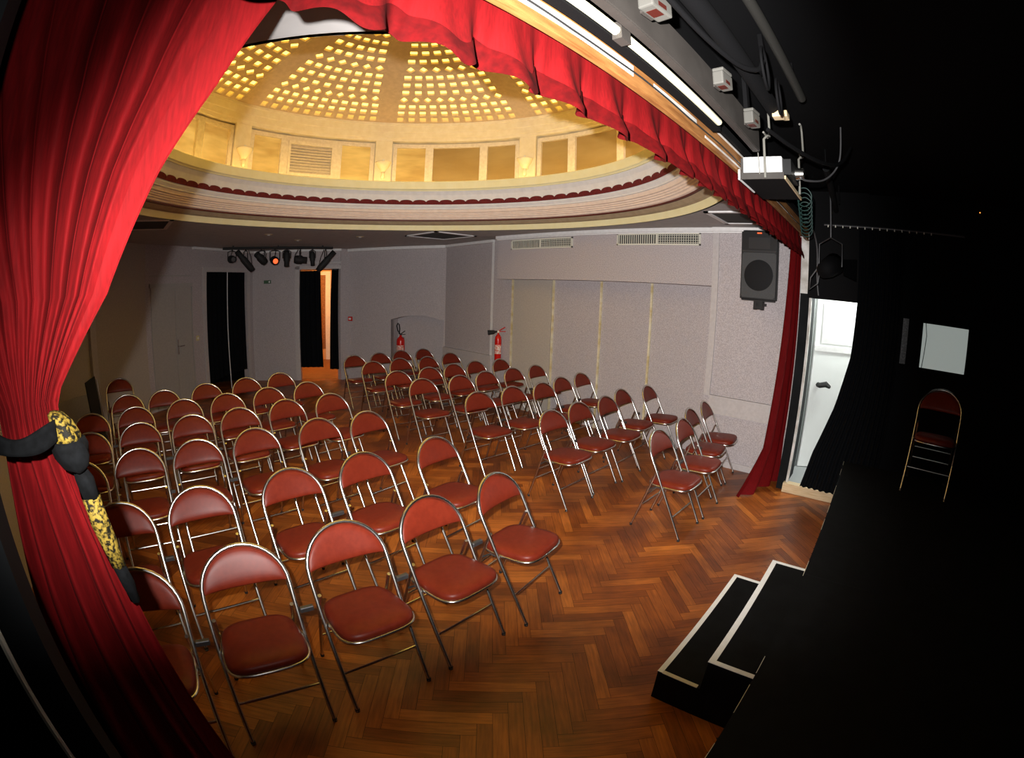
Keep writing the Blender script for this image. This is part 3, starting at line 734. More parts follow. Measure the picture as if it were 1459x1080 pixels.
# black stage lantern above the side doorway
t = thing('stage_spotlight', 'black stage lantern with open flaps above the lit side doorway', 'spotlight', (4.55, 0.34, 2.30), math.radians(70))
bm = BM(); lathe(bm, [(0, -0.16), (0.07, -0.15), (0.09, -0.05), (0.10, 0.10), (0.08, 0.10), (0, 0.06)], 16); bmesh.ops.rotate(bm, verts=bm.verts[:], cent=(0, 0, 0), matrix=Matrix.Rotation(math.radians(70), 3, 'X')); obj('housing', bm, M['black'], t, True)
for sx in (-1, 1):
    bm = BM(); quad(bm, (sx*0.09, -0.10, -0.06), (sx*0.09, -0.10, 0.08), (sx*0.17, -0.24, 0.10), (sx*0.17, -0.24, -0.10)); bmesh.ops.solidify(bm, geom=bm.faces[:], thickness=0.004); obj('barn_door', bm, M['black'], t)
bm = BM(); tube(bm, [(-0.12, 0, 0), (-0.12, 0, 0.2), (0, 0, 0.26), (0.12, 0, 0.2), (0.12, 0, 0)], 0.008, 6); tube(bm, [(0, 0, 0.26), (0, 0, 0.80)], 0.012, 6); obj('hanging_yoke', bm, M['darksteel'], t, True)
bm = BM(); tube(bm, [(0.03, 0.12, 0.02), (0.12, 0.16, -0.12), (0.16, 0.10, -0.22), (0.10, 0.05, -0.16), (0.05, 0.10, 0.0)], 0.006, 6); obj('power_cord', bm, M['lightcable'], t, True)

# ------------------------------------------------------------------ red velvet: pelmet and curtains
def lerp_table(tab):
    tab = sorted(tab)
    def f(z):
        if z <= tab[0][0]: return tab[0][1]
        for (a, x), (b, y) in zip(tab, tab[1:]):
            if z <= b:
                u = (z-a)/(b-a); return x+(y-x)*u
        return tab[-1][1]
    return f
# pelmet
t = thing('pelmet_valance', 'gathered red velvet pelmet across the top of the stage opening', 'pelmet', (0, 0, 0))
def pelmet_sheet(z_of_bottom, ztop, yoff, name, m, v0=None):
    bm = BM(); X0, X1 = -0.95, 4.90; nu = 1100; nz = 14; grid = []
    for j in range(nz+1):
        v = j/nz; row = []
        for i in range(nu+1):
            x = X0+(X1-X0)*i/nu
            ph = 2*PI*x/0.235 + 0.8*math.sin(2.1*x) + 0.6*math.sin(5.3*x+1)
            s = math.sin(ph)
            fine = 0.35*math.sin(2.9*ph+1.0)
            zb, zt = z_of_bottom(ph), ztop(ph)
            z = zb+(zt-zb)*v
            fl = max(0.0, min(1.0, (2.66-z)/0.24))
            y = 0.708 + yoff + (0.006+0.052*fl*fl)*(s + 0.8*fine*(1-0.5*fl)) - 0.004*fl
            row.append(bm.verts.new((x + 0.022*fl*math.cos(ph), y, z)))
        grid.append(row)
    for j in range(nz):
        for i in range(nu): bm.faces.new((grid[j][i], grid[j][i+1], grid[j+1][i+1], grid[j+1][i]))
    return obj(name, bm, m, t, smooth=True)
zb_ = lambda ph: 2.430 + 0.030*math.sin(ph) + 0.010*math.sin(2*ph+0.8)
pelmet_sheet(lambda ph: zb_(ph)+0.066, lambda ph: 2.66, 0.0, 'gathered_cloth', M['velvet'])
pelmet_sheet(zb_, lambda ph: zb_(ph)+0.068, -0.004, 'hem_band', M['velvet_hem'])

# main curtain, gathered at its tie-back
XR = lerp_table([(0.0, 0.085), (0.886, -0.002), (1.25, -0.044), (1.47, -0.068), (1.60, -0.092), (1.70, -0.112), (1.745, -0.112), (1.89, -0.014), (2.085, 0.068), (2.23, 0.142), (2.43, 0.225), (2.66, 0.31)])
XL = lerp_table([(0.0, -0.36), (0.886, -0.30), (1.41, -0.250), (1.60, -0.225), (1.70, -0.215), (1.745, -0.216), (1.89, -0.30), (2.1, -0.45), (2.3, -0.62), (2.66, -0.92)])
t = thing('stage_curtain', 'big red velvet stage curtain drawn aside and gathered at a black tie-back', 'curtain', (0, 0, 0))
YC = 0.80; KC = (YC-CAM.y)/(0.70-CAM.y)      # the edge tables were taken at y = 0.70
def zt(z): return CAM.z+(z-CAM.z)/KC
def XRc(z): return XR(zt(z))*KC
def XLc(z): return XL(zt(z))*KC
def tie(z): return math.exp(-((zt(z)-1.712)/0.13)**2)
def curtain_y(u, z, wdt):
    k = tie(z); low = zt(z) < 1.695; nf = 5 if low else 11
    ph = PI*nf*u + 0.9*math.sin(6.0*u+0.6) + 0.25*math.sin(2.2*z+7*u)
    c = abs(math.sin(ph))**(0.8 if low else 0.55)
    flat = max(0.0, min(1.0, (0.885-u)/0.02))
    am = (0.050 + 0.016*math.sin(19*u+1.0)) * (1-0.55*k) * (0.5+0.5*min(1.0, wdt/0.5))
    y = YC + am*(1-c)*(0.06+0.94*flat) + 0.010*math.sin(2.1*ph+1.7*z) * flat - 0.030*k*math.sin(PI*u) + 0.008*math.sin(5*u+2.4*z)
    if u > 0.885: y += 0.010*math.sin((u-0.885)/0.115*PI) - 0.012*(1-min(1.0, (u-0.885)/0.02))*0
    return y
ZT_ = 2.70
bm = BM(); nz, nu = 110, 420; grid = []
for j in range(nz+1):
    z = 0.012 + (ZT_-0.012)*j/nz
    a, b = XLc(z), XRc(z); wdt = b-a; row = []
    for i in range(nu+1):
        u = i/nu
        row.append(bm.verts.new((a+wdt*u, curtain_y(u, z, wdt), z)))
    grid.append(row)
for j in range(nz):
    for i in range(nu): bm.faces.new((grid[j][i], grid[j][i+1], grid[j+1][i+1], grid[j+1][i]))
obj('curtain_cloth', bm, M['velvet'], t, smooth=True)
# pale seam along the leading edge
bm = BM(); tube(bm, [(XRc(0.012+2.688*j/90), curtain_y(1.0, 0.012+2.688*j/90, 0.3), 0.012+2.688*j/90) for j in range(91)], 0.002, 5); obj('leading_edge_piping', bm, M['velvet'], t)
# tie-back
t = thing('curtain_tieback', 'charcoal cloth tie-back with gold tasselled scarf round the big red curtain', 'tieback', (-0.200, YC-0.040, 1.665))
bm = BM(); rings = []
for i in range(25):
    u = i/24; x = -0.075+0.150*u
    zc = 0.044 - 0.030*math.sin(PI*u*0.8) - 0.004*u
    yc = -0.052*math.sin(PI*(0.08+0.84*u)) - 0.012
    ring = []
    for q in range(12):
        an = 2*PI*q/12
        ring.append((x, yc+0.008*math.cos(an)-0.002*math.cos(3*an), zc+(0.0165+0.003*math.sin(9*u))*math.sin(an)))
    rings.append(ring)
loft(bm, rings); obj('band_hanging', bm, M['greycloth'], t, True)
def blob(rows, m, name, n=20, wob=0.004, seed=1):
    rnd = random.Random(seed); bm = BM(); rings = []
    for (x, y, z, rx, ry) in rows:
        rings.append([(x+rx*math.cos(2*PI*q/n)*(1+0.12*math.sin(5*2*PI*q/n+z*60)), y+ry*math.sin(2*PI*q/n)+rnd.uniform(-wob, wob)*0.5, z+rnd.uniform(-wob, wob)*0.3) for q in range(n)])
    loft(bm, rings); return obj(name, bm, m, t, True)
blob([(0.068, 0.0, 0.048, 0.004, 0.01), (0.074, 0, 0.044, 0.014, 0.02), (0.082, 0, 0.030, 0.020, 0.024), (0.088, -0.002, 0.010, 0.025, 0.026), (0.090, -0.002, -0.004, 0.027, 0.028)], M['gold'], 'gold_scarf_bundle')
blob([(0.090, -0.004, 0.000, 0.030, 0.03), (0.092, -0.004, -0.012, 0.034, 0.034), (0.095, -0.004, -0.030, 0.032, 0.032), (0.098, -0.004, -0.048, 0.022, 0.024), (0.100, -0.004, -0.058, 0.010, 0.012)], M['greycloth'], 'knot')
blob([(0.099, 0.006, -0.050, 0.012, 0.012), (0.105, 0.006, -0.075, 0.017, 0.015), (0.110, 0.006, -0.110, 0.018, 0.015)], M['greycloth'], 'scarf_tail')
blob([(0.110, 0.006, -0.108, 0.018, 0.015), (0.116, 0.006, -0.16, 0.018, 0.015), (0.122, 0.006, -0.205, 0.017, 0.014), (0.128, 0.006, -0.25, 0.014, 0.012)], M['gold'], 'gold_scarf_tail')
blob([(0.128, 0.006, -0.249, 0.013, 0.012), (0.134, 0.006, -0.29, 0.013, 0.012), (0.138, 0.006, -0.33, 0.010, 0.010)], M['greycloth'], 'scarf_tail_end')

# far curtain at the other side of the opening
t = thing('stage_curtain', 'narrow dark red curtain hanging beside the doorway near the loudspeaker', 'curtain', (0, 0, 0))
XL2 = lerp_table([(0.0, 4.52), (0.10, 4.62), (0.35, 4.72), (0.8, 4.76), (1.3, 4.82), (1.94, 4.88), (2.66, 4.96)])
XR2 = lerp_table([(0.0, 5.28), (0.2, 5.30), (1.0, 5.33), (2.66, 5.33)])
bm = BM(); nz, nu = 60, 120; grid = []
for j in range(nz+1):
    z = 0.012 + (2.66-0.012)*j/nz; a, b = XL2(z), XR2(z); fl = max(0.0, 1-z/0.5)
    row = []
    for i in range(nu+1):
        u = i/nu; s = math.sin(2*PI*2.6*u+0.6*math.sin(7*u))
        row.append(bm.verts.new((a+(b-a)*u, 0.770 + (0.028+0.03*fl)*s + 0.12*fl*(1-u) + 0.08*(1-u)*(1-z/2.66), z)))
    grid.append(row)
for j in range(nz):
    for i in range(nu): bm.faces.new((grid[j][i], grid[j][i+1], grid[j+1][i+1], grid[j+1][i]))
obj('curtain_cloth', bm, M['velvet'], t, smooth=True)

# ------------------------------------------------------------------ side doorway with the white room
dr = sempty('door_2')
bm = BM(); box(bm, 5.075, 5.12, 0.575, 0.60, 0.10, 2.02); struct('door_jamb', bm, M['whitepaint'], dr)
bm = BM(); box(bm, 5.03, 5.14, 0.02, 0.62, 0.0, 0.10); struct('door_sill', bm, M['palewood'], dr)
rm_ = sempty('wall_side_room')
bm = BM()
quad(bm, (5.12, 0.61, 0.10), (6.3, 0.61, 0.10), (6.3, 0.61, 2.6), (5.12, 0.61, 2.6), 1)
quad(bm, (6.3, 0.61, 0.1), (6.3, -0.9, 0.1), (6.3, -0.9, 2.6), (6.3, 0.61, 2.6), 0)
quad(bm, (5.20, -0.9, 0.1), (6.3, -0.9, 0.1), (6.3, -0.9, 2.6), (5.20, -0.9, 2.6), 0)
quad(bm, (5.20, -0.9, 2.6), (6.3, -0.9, 2.6), (6.3, 0.61, 2.6), (5.12, 0.61, 2.6), 0)
struct('room_wall', bm, [M['roomwhite'], M['roomgrey']], rm_)
bm = BM(); quad(bm, (5.12, -0.9, 0.101), (6.3, -0.9, 0.101), (6.3, 0.61, 0.101), (5.12, 0.61, 0.101)); struct('room_floor', bm, M['roomgrey'], rm_)
# white door leaf standing open
t = sempty('door_3', (5.70, 0.59, 0.10), math.radians(-62))
bm = bbox(0.0, 0.80, -0.02, 0.02, 0.01, 2.0, 0.003); struct('door_leaf', bm, M['roomwhite'], t)
bm = BM(); box(bm, 0.08, 0.72, -0.028, -0.02, 1.45, 1.9); box(bm, 0.0, 0.8, -0.034, -0.02, 1.36, 1.42); struct('door_moulding', bm, M['cornice'], t)
bm = BM(); tube(bm, [(0.10, -0.02, 0.98), (0.10, -0.07, 0.98), (0.17, -0.09, 1.0), (0.23, -0.08, 0.97)], [0.03, 0.03, 0.035, 0.02], 8); struct('door_handle', bm, M['rubber'], t)

# black drape at the side of the stage
XLd = lerp_table([(0.03, 0.44), (0.5, 0.36), (1.0, 0.21), (1.5, 0.11), (2.0, 0.09), (2.72, 0.09)])
t = thing('stage_drape', 'black pleated drape hanging along the side of the stage by the lit doorway', 'drape', (0, 0, 0))
bm = BM(); nz, nu = 40, 320; grid = []
for j in range(nz+1):
    z = 0.125 + (2.595)*j/nz; row = []
    for i in range(nu+1):
        u = i/nu; y = XLd(z) + (-0.37 - XLd(z))*u
        s = math.sin(2*PI*12*u + 1.5*math.sin(6*u))
        row.append(bm.verts.new((4.965 + 0.018*s + 0.008*math.sin(13*u+z), y, z)))
    grid.append(row)
for j in range(nz):
    for i in range(nu): bm.faces.new((grid[j][i], grid[j][i+1], grid[j+1][i+1], grid[j+1][i]))
obj('drape_cloth', bm, M['blackcloth'], t, smooth=True)
bm = BM(); tube(bm, [(4.965, 0.45, 2.745), (4.965, -1.0, 2.745)], 0.012, 8); obj('drape_rail', bm, M['darksteel'], t)
for i in range(15): obj('drape_hook', bbox(4.915, 4.925, 0.40-0.075*i, 0.41-0.075*i, 2.715, 2.735), M['grille'], t)
# pale board on the dark side wall; its glow is added
t = thing('hatch_window', 'pale grey hatch window with added glow in the black stage side wall', 'window', (5.10, -0.85, 1.49))
obj('board_panel', bbox(0.0, 0.02, -0.255, 0.235, 0.0, 0.42, 0.002), M['glowpane'], t)
bm = BM(); box(bm, -0.004, 0.02, -0.275, -0.255, -0.02, 0.44); box(bm, -0.004, 0.02, 0.235, 0.255, -0.02, 0.44); box(bm, -0.004, 0.02, -0.275, 0.255, 0.42, 0.44); box(bm, -0.004, 0.02, -0.275, 0.255, -0.02, 0.0); obj('frame', bm, M['black'], t)
bm = BM(); tube(bm, [(-0.008, 0.21, 0.44), (-0.008, 0.19, 0.3), (-0.008, 0.20, 0.12), (-0.008, 0.21, 0.0)], 0.004, 5); obj('hanging_wire', bm, M['rubber'], t)
bm = BM(); box(bm, 5.08, 5.115, -0.46, -0.40, 1.50, 1.93); tag(obj('mounting_rail', bm, noisy('glint_speckled_metal', (0.008, 0.008, 0.009), (0.10, 0.10, 0.11), 60, 0.4, 4, 0.5, 0.68)), 'narrow shiny metal strip with painted glints beside the pale board', 'rail')  # pale speckle in the colour stands in for glints
bm = BM(); lathe(bm, [(0, -0.008), (0.008, 0), (0, 0.008)], 8); tag(obj('indicator_bulb', bm, M['led'], loc=(5.11, -1.20, 3.02)), 'tiny orange indicator light high in the dark stage wing', 'light')

# ------------------------------------------------------------------ steps up to the stage
t = thing('stage_steps', 'black two tread steps edged with white tape against the stage', 'steps', (1.72, 0.0, 0.0))
bm = BM(); box(bm, 0.0, 1.10, 0.24, 0.468, 0.0, 0.188); obj('lower_tread', bm, M['stage'], t)
bm = BM(); box(bm, 0.0, 1.10, 0.004, 0.24, 0.0, 0.368); obj('upper_tread', bm, M['stage'], t)
bm = BM(); box(bm, 0.0, 1.10, 0.443, 0.470, 0.186, 0.1895); box(bm, 1.075, 1.102, 0.2415, 0.443, 0.186, 0.1895); obj('edge_tape', bm, M['tape'], t)
bm = BM(); box(bm, -0.002, 0.020, 0.255, 0.443, 0.186, 0.1893); obj('end_tape', bm, M['oldtape'], t)
bm = BM(); box(bm, -0.002, 1.102, 0.212, 0.243, 0.366, 0.3695); box(bm, -0.002, 0.024, 0.01, 0.212, 0.366, 0.3695); box(bm, 1.076, 1.102, 0.01, 0.212, 0.366, 0.3695); obj('edge_tape', bm, M['tape'], t)

# ------------------------------------------------------------------ folding chair
HT, HW, RT = 0.82, 0.205, 0.0105      # top height, half width at the tube centres, tube radius
FY, TY = -0.245, 0.185                # front feet and hoop top (local y; the chair faces -y)
sl = math.hypot(HT-RT, TY-FY); sy, sz = (TY-FY)/sl, (HT-RT)/sl
def hp(x, s): return Vector((x, FY+sy*s, sz*s))          # point on the plane of the hoop
def hoop_path():
    pts = [hp(-HW, 0.005), hp(-HW, 0.25), hp(-HW, 0.5), hp(-HW, sl-HW-0.01)]
    for i in range(1, 18):
        a = PI - PI*i/18; pts.append(hp(HW*math.cos(a), sl-HW+HW*math.sin(a)))
    return pts + [hp(HW, sl-HW-0.01), hp(HW, 0.5), hp(HW, 0.25), hp(HW, 0.005)]
def make_chair():
    t = thing('folding_chair', '', 'chair')
    bm = BM(); tube(bm, hoop_path(), RT, 10); hoop = obj('hoop_frame', bm, M['chrome'], t, True)
    # half-moon backrest inside the hoop, padded and slightly dished
    R0 = HW-0.008; nb = Vector((0, -sz, sy)); bm = BM(); nu, nv = 28, 12; G = [[], []]
    for side in (0, 1):
        for i in range(nu+1):
            u = -1+2*i/nu; x = R0*math.sin(u*PI/2)*0.998
            st = sl-HW+math.sqrt(max(0.0, R0*R0-x*x)); sb = sl-HW+0.004+0.016*math.cos(u*PI/2)
            st = max(st, sb+0.002); col = []
            for j in range(nv+1):
                v = j/nv; w = 0.5-0.5*math.cos(PI*v)
                th = (max(0.0, 1-(2*w-1)**4))**0.5 * (max(0.0, 1-abs(math.sin(u*PI/2))**6))**0.5
                off = (0.017*th if side == 0 else -0.012*th) - 0.016*(1-(x/HW)**2)
                col.append(bm.verts.new(hp(x, sb+(st-sb)*w) + nb*off))
            G[side].append(col)
    for side in (0, 1):
        for i in range(nu):
            for j in range(nv): bm.faces.new((G[side][i][j], G[side][i+1][j], G[side][i+1][j+1], G[side][i][j+1]))
    bmesh.ops.remove_doubles(bm, verts=bm.verts[:], dist=0.0004)
    obj('backrest', bm, M['vinyl'], t, True)
    # seat pad
    def outline(f, z, n=36):
        r = []
        for i in range(n):
            a = 2*PI*i/n; c, s = math.cos(a), math.sin(a); e = 0.52
            x = math.copysign(abs(c)**e, c); y = math.copysign(abs(s)**e, s)
            r.append((x*0.186*f*(1-0.05*y), -0.055+y*0.190*f, z+0.010*(-y)))
        return r
    bm = BM(); loft(bm, [outline(0.93, 0.412), outline(0.985, 0.418), outline(1.0, 0.430), outline(0.985, 0.444), outline(0.93, 0.454), outline(0.75, 0.461), outline(0.4, 0.464)]); seat = obj('seat', bm, M['vinyl'], t, True)
    bm = BM(); tube(bm, outline(1.0, 0.413), 0.0095, 8, closed=True); obj('seat_rim', bm, M['chrome'], seat, True)
    # rear legs: from the hoop down and back
    s0 = 0.535/sz
    for sgn in (-1, 1):
        p0 = hp(sgn*(HW-0.019), s0)
        bm = BM(); tube(bm, [p0, p0+Vector((0, 0.012, -0.02)), Vector((sgn*(HW-0.019), 0.225, 0.004))], 0.0095, 8); leg = obj('rear_leg', bm, M['chrome'], t, True)
        bm = BM(); lathe(bm, [(0, 0), (0.0122, 0), (0.0122, 0.018), (0.011, 0.020), (0, 0.020)], 10, (sgn*HW, FY+sy*0.015)); obj('foot_cap', bm, M['rubber'], hoop)
        bm = BM(); lathe(bm, [(0, 0), (0.0112, 0), (0.0112, 0.018), (0.010, 0.020), (0, 0.020)], 10, (sgn*(HW-0.019), 0.222)); obj('foot_cap', bm, M['rubber'], leg)
        q0 = hp(sgn*(HW-0.012), 0.36/sz)
        bm = BM(); tube(bm, [hp(sgn*(HW-0.014), 0.40/sz), Vector((sgn*(HW-0.02), 0.04, 0.40)), Vector((sgn*(HW-0.019), 0.115, 0.345))], 0.006, 6); obj('seat_bracket', bm, M['darksteel'], t)
    bm = BM(); z = 0.185; s = z/sz; tube(bm, [hp(-HW, s), hp(HW, s)], 0.007, 8); obj('front_stretcher', bm, M['chrome'], t)
    for z in (0.20, 0.30):
        u = (0.535-z)/0.535; y = hp(0, s0).y + 0.012 + (0.225-hp(0, s0).y-0.012)*u
        bm = BM(); tube(bm, [(-HW+0.019, y, z), (HW-0.019, y, z)], 0.006, 8); obj('rear_stretcher', bm, M['chrome'], t)
    return t
def clip_bm(gap):
    p = hp(HW, 0.50/sz); bm = BM()
    box(bm, p.x+0.012, p.x+gap-0.0125, p.y-0.008, p.y+0.016, p.z-0.013, p.z+0.013)
    bmesh.ops.bevel(bm, geom=bm.edges[:], offset=0.003, segments=1, affect='EDGES')
    return bm
proto = make_chair()
proto_tree = [(ch, list(ch.children)) for ch in proto.children]
clips = {}
def place_chair(x, y, rz, label, group, gap, z=0.0, first=[True]):
    if first[0]:
        first[0] = False; c = proto
    else:
        c = proto.copy(); link(c)
        for ch, sub in proto_tree:
            d = ch.copy(); link(d); d.parent = c
            for g_ in sub:
                e_ = g_.copy(); link(e_); e_.parent = d
    c.location = (x, y, z); c.rotation_euler = (0, 0, rz)
    c['label'] = label; c['category'] = 'chair'; c['group'] = group
    if gap and 0.035 < gap < 0.14:
        key = math.floor(gap*100)/100
        if key not in clips: clips[key] = obj('linking_clip', clip_bm(key), M['darksteel'], c)
        else:
            d = clips[key].copy(); link(d); d.parent = c
    return c
def spread_row(row):
    row = [list(p) for p in row]
    for _ in range(200):
        for a, b in zip(row, row[1:]):
            d = b[0]-a[0]
            if d < 0.462: a[0] -= (0.462-d)/2; b[0] += (0.462-d)/2
        for p in row: p[0] = min(p[0], 5.42)
    return row
# hoop-top positions measured in the hall: (x, y), heading
LEFT = [
 [(-0.12,1.87,-12),(0.385,1.855,-9),(0.885,1.80,-5),(1.385,1.785,2),(1.895,1.785,9)],
 [(-0.14,2.63,-3),(0.355,2.64,-3),(0.945,2.62,0),(1.47,2.615,4),(2.07,2.59,7)],
 [(-0.40,3.52,-6),(0.06,3.62,-4),(0.535,3.60,-2),(1.035,3.64,1),(1.595,3.61,4),(2.06,3.57,7)],
 [(-0.35,4.33,-6),(0.13,4.42,-4),(0.64,4.42,-2),(1.115,4.42,1),(1.63,4.485,4),(2.13,4.46,6)],
 [(-0.36,5.10,-5),(0.13,5.13,-3),(0.68,5.18,-1),(1.175,5.17,1),(1.68,5.20,4),(2.19,5.23,6)],
 [(0.07,5.87,-3),(0.53,5.86,-2),(1.09,5.94,0),(1.64,6.0,2),(2.14,6.07,5)],
 [(-0.01,7.22,-2)],
]
RIGHT = [
 [(3.545,1.53,0),(4.07,1.53,2),(4.51,1.645,5),(4.99,1.66,6)],
 [(3.395,2.555,0),(3.87,2.585,0),(4.34,2.555,2),(4.83,2.65,3),(5.31,2.545,4)],
 [(3.43,3.57,-4),(3.955,3.55,-2),(4.385,3.49,0),(4.90,3.59,2),(5.40,3.63,3)],
 [(3.94,4.46,-3),(4.42,4.49,-2),(4.93,4.47,0),(5.42,4.46,2)],
 [(3.42,4.56,-5)],
 [(3.49,5.21,-5),(4.02,5.21,-3),(4.55,5.25,-1),(5.02,5.28,1),(5.41,5.20,2)],
 [(3.68,6.17,-5),(4.205,6.20,-3),(4.64,6.09,0),(5.26,6.25,0)],
 [(3.78,6.95,-5),(4.28,6.96,-3),(4.77,7.02,0),(5.22,6.98,2)],
]
ORD = ['first', 'second', 'third', 'fourth', 'fifth', 'sixth', 'seventh', 'eighth']
def chair_at(tx, ty, deg, label, group, gap):
    a = math.radians(deg)
    # hoop top is at local (0, TY): turn it into the chair's origin
    ox, oy = tx + math.sin(a)*TY, ty - math.cos(a)*TY
    return place_chair(ox, oy, a, label, group, gap)
for r, row in enumerate(LEFT):
    row = spread_row(row); n = len(row)
    for i, (x, y, d) in enumerate(row):
        k = n-1-i
        if r == 6: lab = 'burgundy folding chair standing alone at the back corner of the left block'
        else:
            pos = 'at the aisle' if k == 0 else ('at the curtain end' if i == 0 else '%s from the aisle' % ORD[k])
            lab = 'burgundy folding chair with steel hoop, %s row of left block, %s' % (ORD[r], pos)
        nxt = (math.hypot(row[i+1][0]-x, row[i+1][1]-y)-2*HW) if i < n-1 else 0
        chair_at(x, y, d, lab, 'folding chairs in the left block', nxt)
rows_r = [RIGHT[0], RIGHT[1], RIGHT[2], RIGHT[4]+RIGHT[3], RIGHT[5], RIGHT[6], RIGHT[7]]
for r, row in enumerate(rows_r):
    row = spread_row(row); n = len(row)
    for i, (x, y, d) in enumerate(row):
        pos = 'at the aisle' if i == 0 else ('nearest the wall' if i == n-1 else '%s from the aisle' % ORD[i])
        lab = 'burgundy folding chair with steel hoop, %s row of right block, %s' % (ORD[r], pos)
        nxt = (math.hypot(row[i+1][0]-x, row[i+1][1]-y)-2*HW) if i < n-1 else 0
        chair_at(x, y, d, lab, 'folding chairs in the right block', nxt)
# the chair left up on the stage, seen against the black drape
place_chair(4.36, -0.80, math.radians(-98), 'burgundy folding chair alone on the dark stage in front of the drape', 'folding chair on the stage', 0, z=ZS)

# ------------------------------------------------------------------ wall grilles
def grille(y0, y1, z0, z1, label):
    t = thing('vent_grille', label, 'vent', (5.39, (y0+y1)/2, (z0+z1)/2), 0, 'air grilles on the header wall')
    hy, hz = abs(y1-y0)/2, (z1-z0)/2
    bm = BM(); f = 0.018
    box(bm, -0.008, 0.01, -hy, hy, hz-f, hz); box(bm, -0.008, 0.01, -hy, hy, -hz, -hz+f); box(bm, -0.008, 0.01, -hy, -hy+f, -hz, hz); box(bm, -0.008, 0.01, hy-f, hy, -hz, hz)
    box(bm, -0.006, 0.01, -0.006, 0.006, -hz, hz); obj('frame', bm, M['grille'], t)
    bm = BM(); box(bm, 0.006, 0.0095, -hy+f, hy-f, -hz+f, hz-f); obj('duct_back', bm, M['grille_dark'], t)
    bm = BM(); n = 36
    for i in range(n):
        y = f-hy + (2*hy-2*f)*(i+0.5)/n; d = 0.0045 if y > 0 else 0.0025
        box(bm, -0.004, 0.004, y-d, y+d, -hz+f, hz-f)
    for i in range(4):
        z = -hz+f+(2*hz-2*f)*(i+0.5)/4; box(bm, -0.002, 0.006, -hy+f, 0, z-0.0022, z+0.0022)
    obj('slats', bm, M['grille'], t)
grille(3.82, 4.97, 2.525, 2.672, 'cream air grille high on the panelled wall, the one farther from the stage')
grille(1.96, 3.11, 2.540, 2.690, 'cream air grille high on the panelled wall, nearer the loudspeaker')

# ------------------------------------------------------------------ loudspeaker on the wall
t = thing('loudspeaker', 'black loudspeaker hung on the wall beside the far red curtain', 'speaker', (5.06, 1.155, 1.94), math.radians(-93))
# local: front faces -y
bm = BM(); w, h, d = 0.215, 0.74, 0.30
vs = [bm.verts.new(p) for p in ((-w,0,0),(w,0,0),(w*0.62,d,0),(-w*0.62,d,0),(-w,0,h),(w,0,h),(w*0.62,d,h),(-w*0.62,d,h))]
for f in ((0,3,2,1),(4,5,6,7),(0,1,5,4),(1,2,6,5),(2,3,7,6),(3,0,4,7)): bm.faces.new([vs[i] for i in f])
bmesh.ops.bevel(bm, geom=bm.edges[:], offset=0.018, segments=3, affect='EDGES'); obj('cabinet', bm, M['spk'], t)
bm = BM(); box(bm, -0.19, 0.19, -0.010, 0.002, 0.03, 0.50); bmesh.ops.bevel(bm, geom=bm.edges[:], offset=0.012, segments=2, affect='EDGES'); obj('grille_panel', bm, M['spkgrille'], t)
bm = BM(); ring = []
lathe(bm, [(0.0, 0.006), (0.05, 0.004), (0.150, 0.002), (0.162, -0.001)], 32)
bmesh.ops.rotate(bm, verts=bm.verts[:], cent=(0, 0, 0), matrix=Matrix.Rotation(PI/2, 3, 'X')); bmesh.ops.translate(bm, verts=bm.verts[:], vec=(0, -0.012, 0.265)); obj('woofer', bm, M['cone'], t, True)
bm = BM(); rings = []
for f, y in ((1.0, -0.012), (0.8, 0.0), (0.45, 0.02)):
    rings.append([(-0.12*f, y, 0.60-0.06*f), (0.12*f, y, 0.60-0.06*f), (0.12*f, y, 0.60+0.06*f), (-0.12*f, y, 0.60+0.06*f)])
loft(bm, rings); obj('horn', bm, mat('horn_plastic', (0.03, 0.03, 0.032), 0.35), t)
bm = BM(); box(bm, -0.19, 0.19, -0.012, 0.0, 0.505, 0.525); obj('bezel', bm, mat('bezel_plastic', (0.035, 0.035, 0.037), 0.35), t)
bm = BM(); box(bm, -0.025, 0.025, -0.013, -0.010, 0.70, 0.712); obj('red_badge', bm, M['amber'], t)
bm = BM(); box(bm, -0.045, 0.045, 0.02, 0.10, -0.085, 0.0); box(bm, -0.02, 0.02, 0.02, 0.30, -0.05, -0.02); box(bm, -0.05, -0.03, 0.015, 0.1, -0.09, 0.0); box(bm, 0.03, 0.05, 0.015, 0.1, -0.09, 0.0); obj('mount_bracket', bm, M['spk'], t)

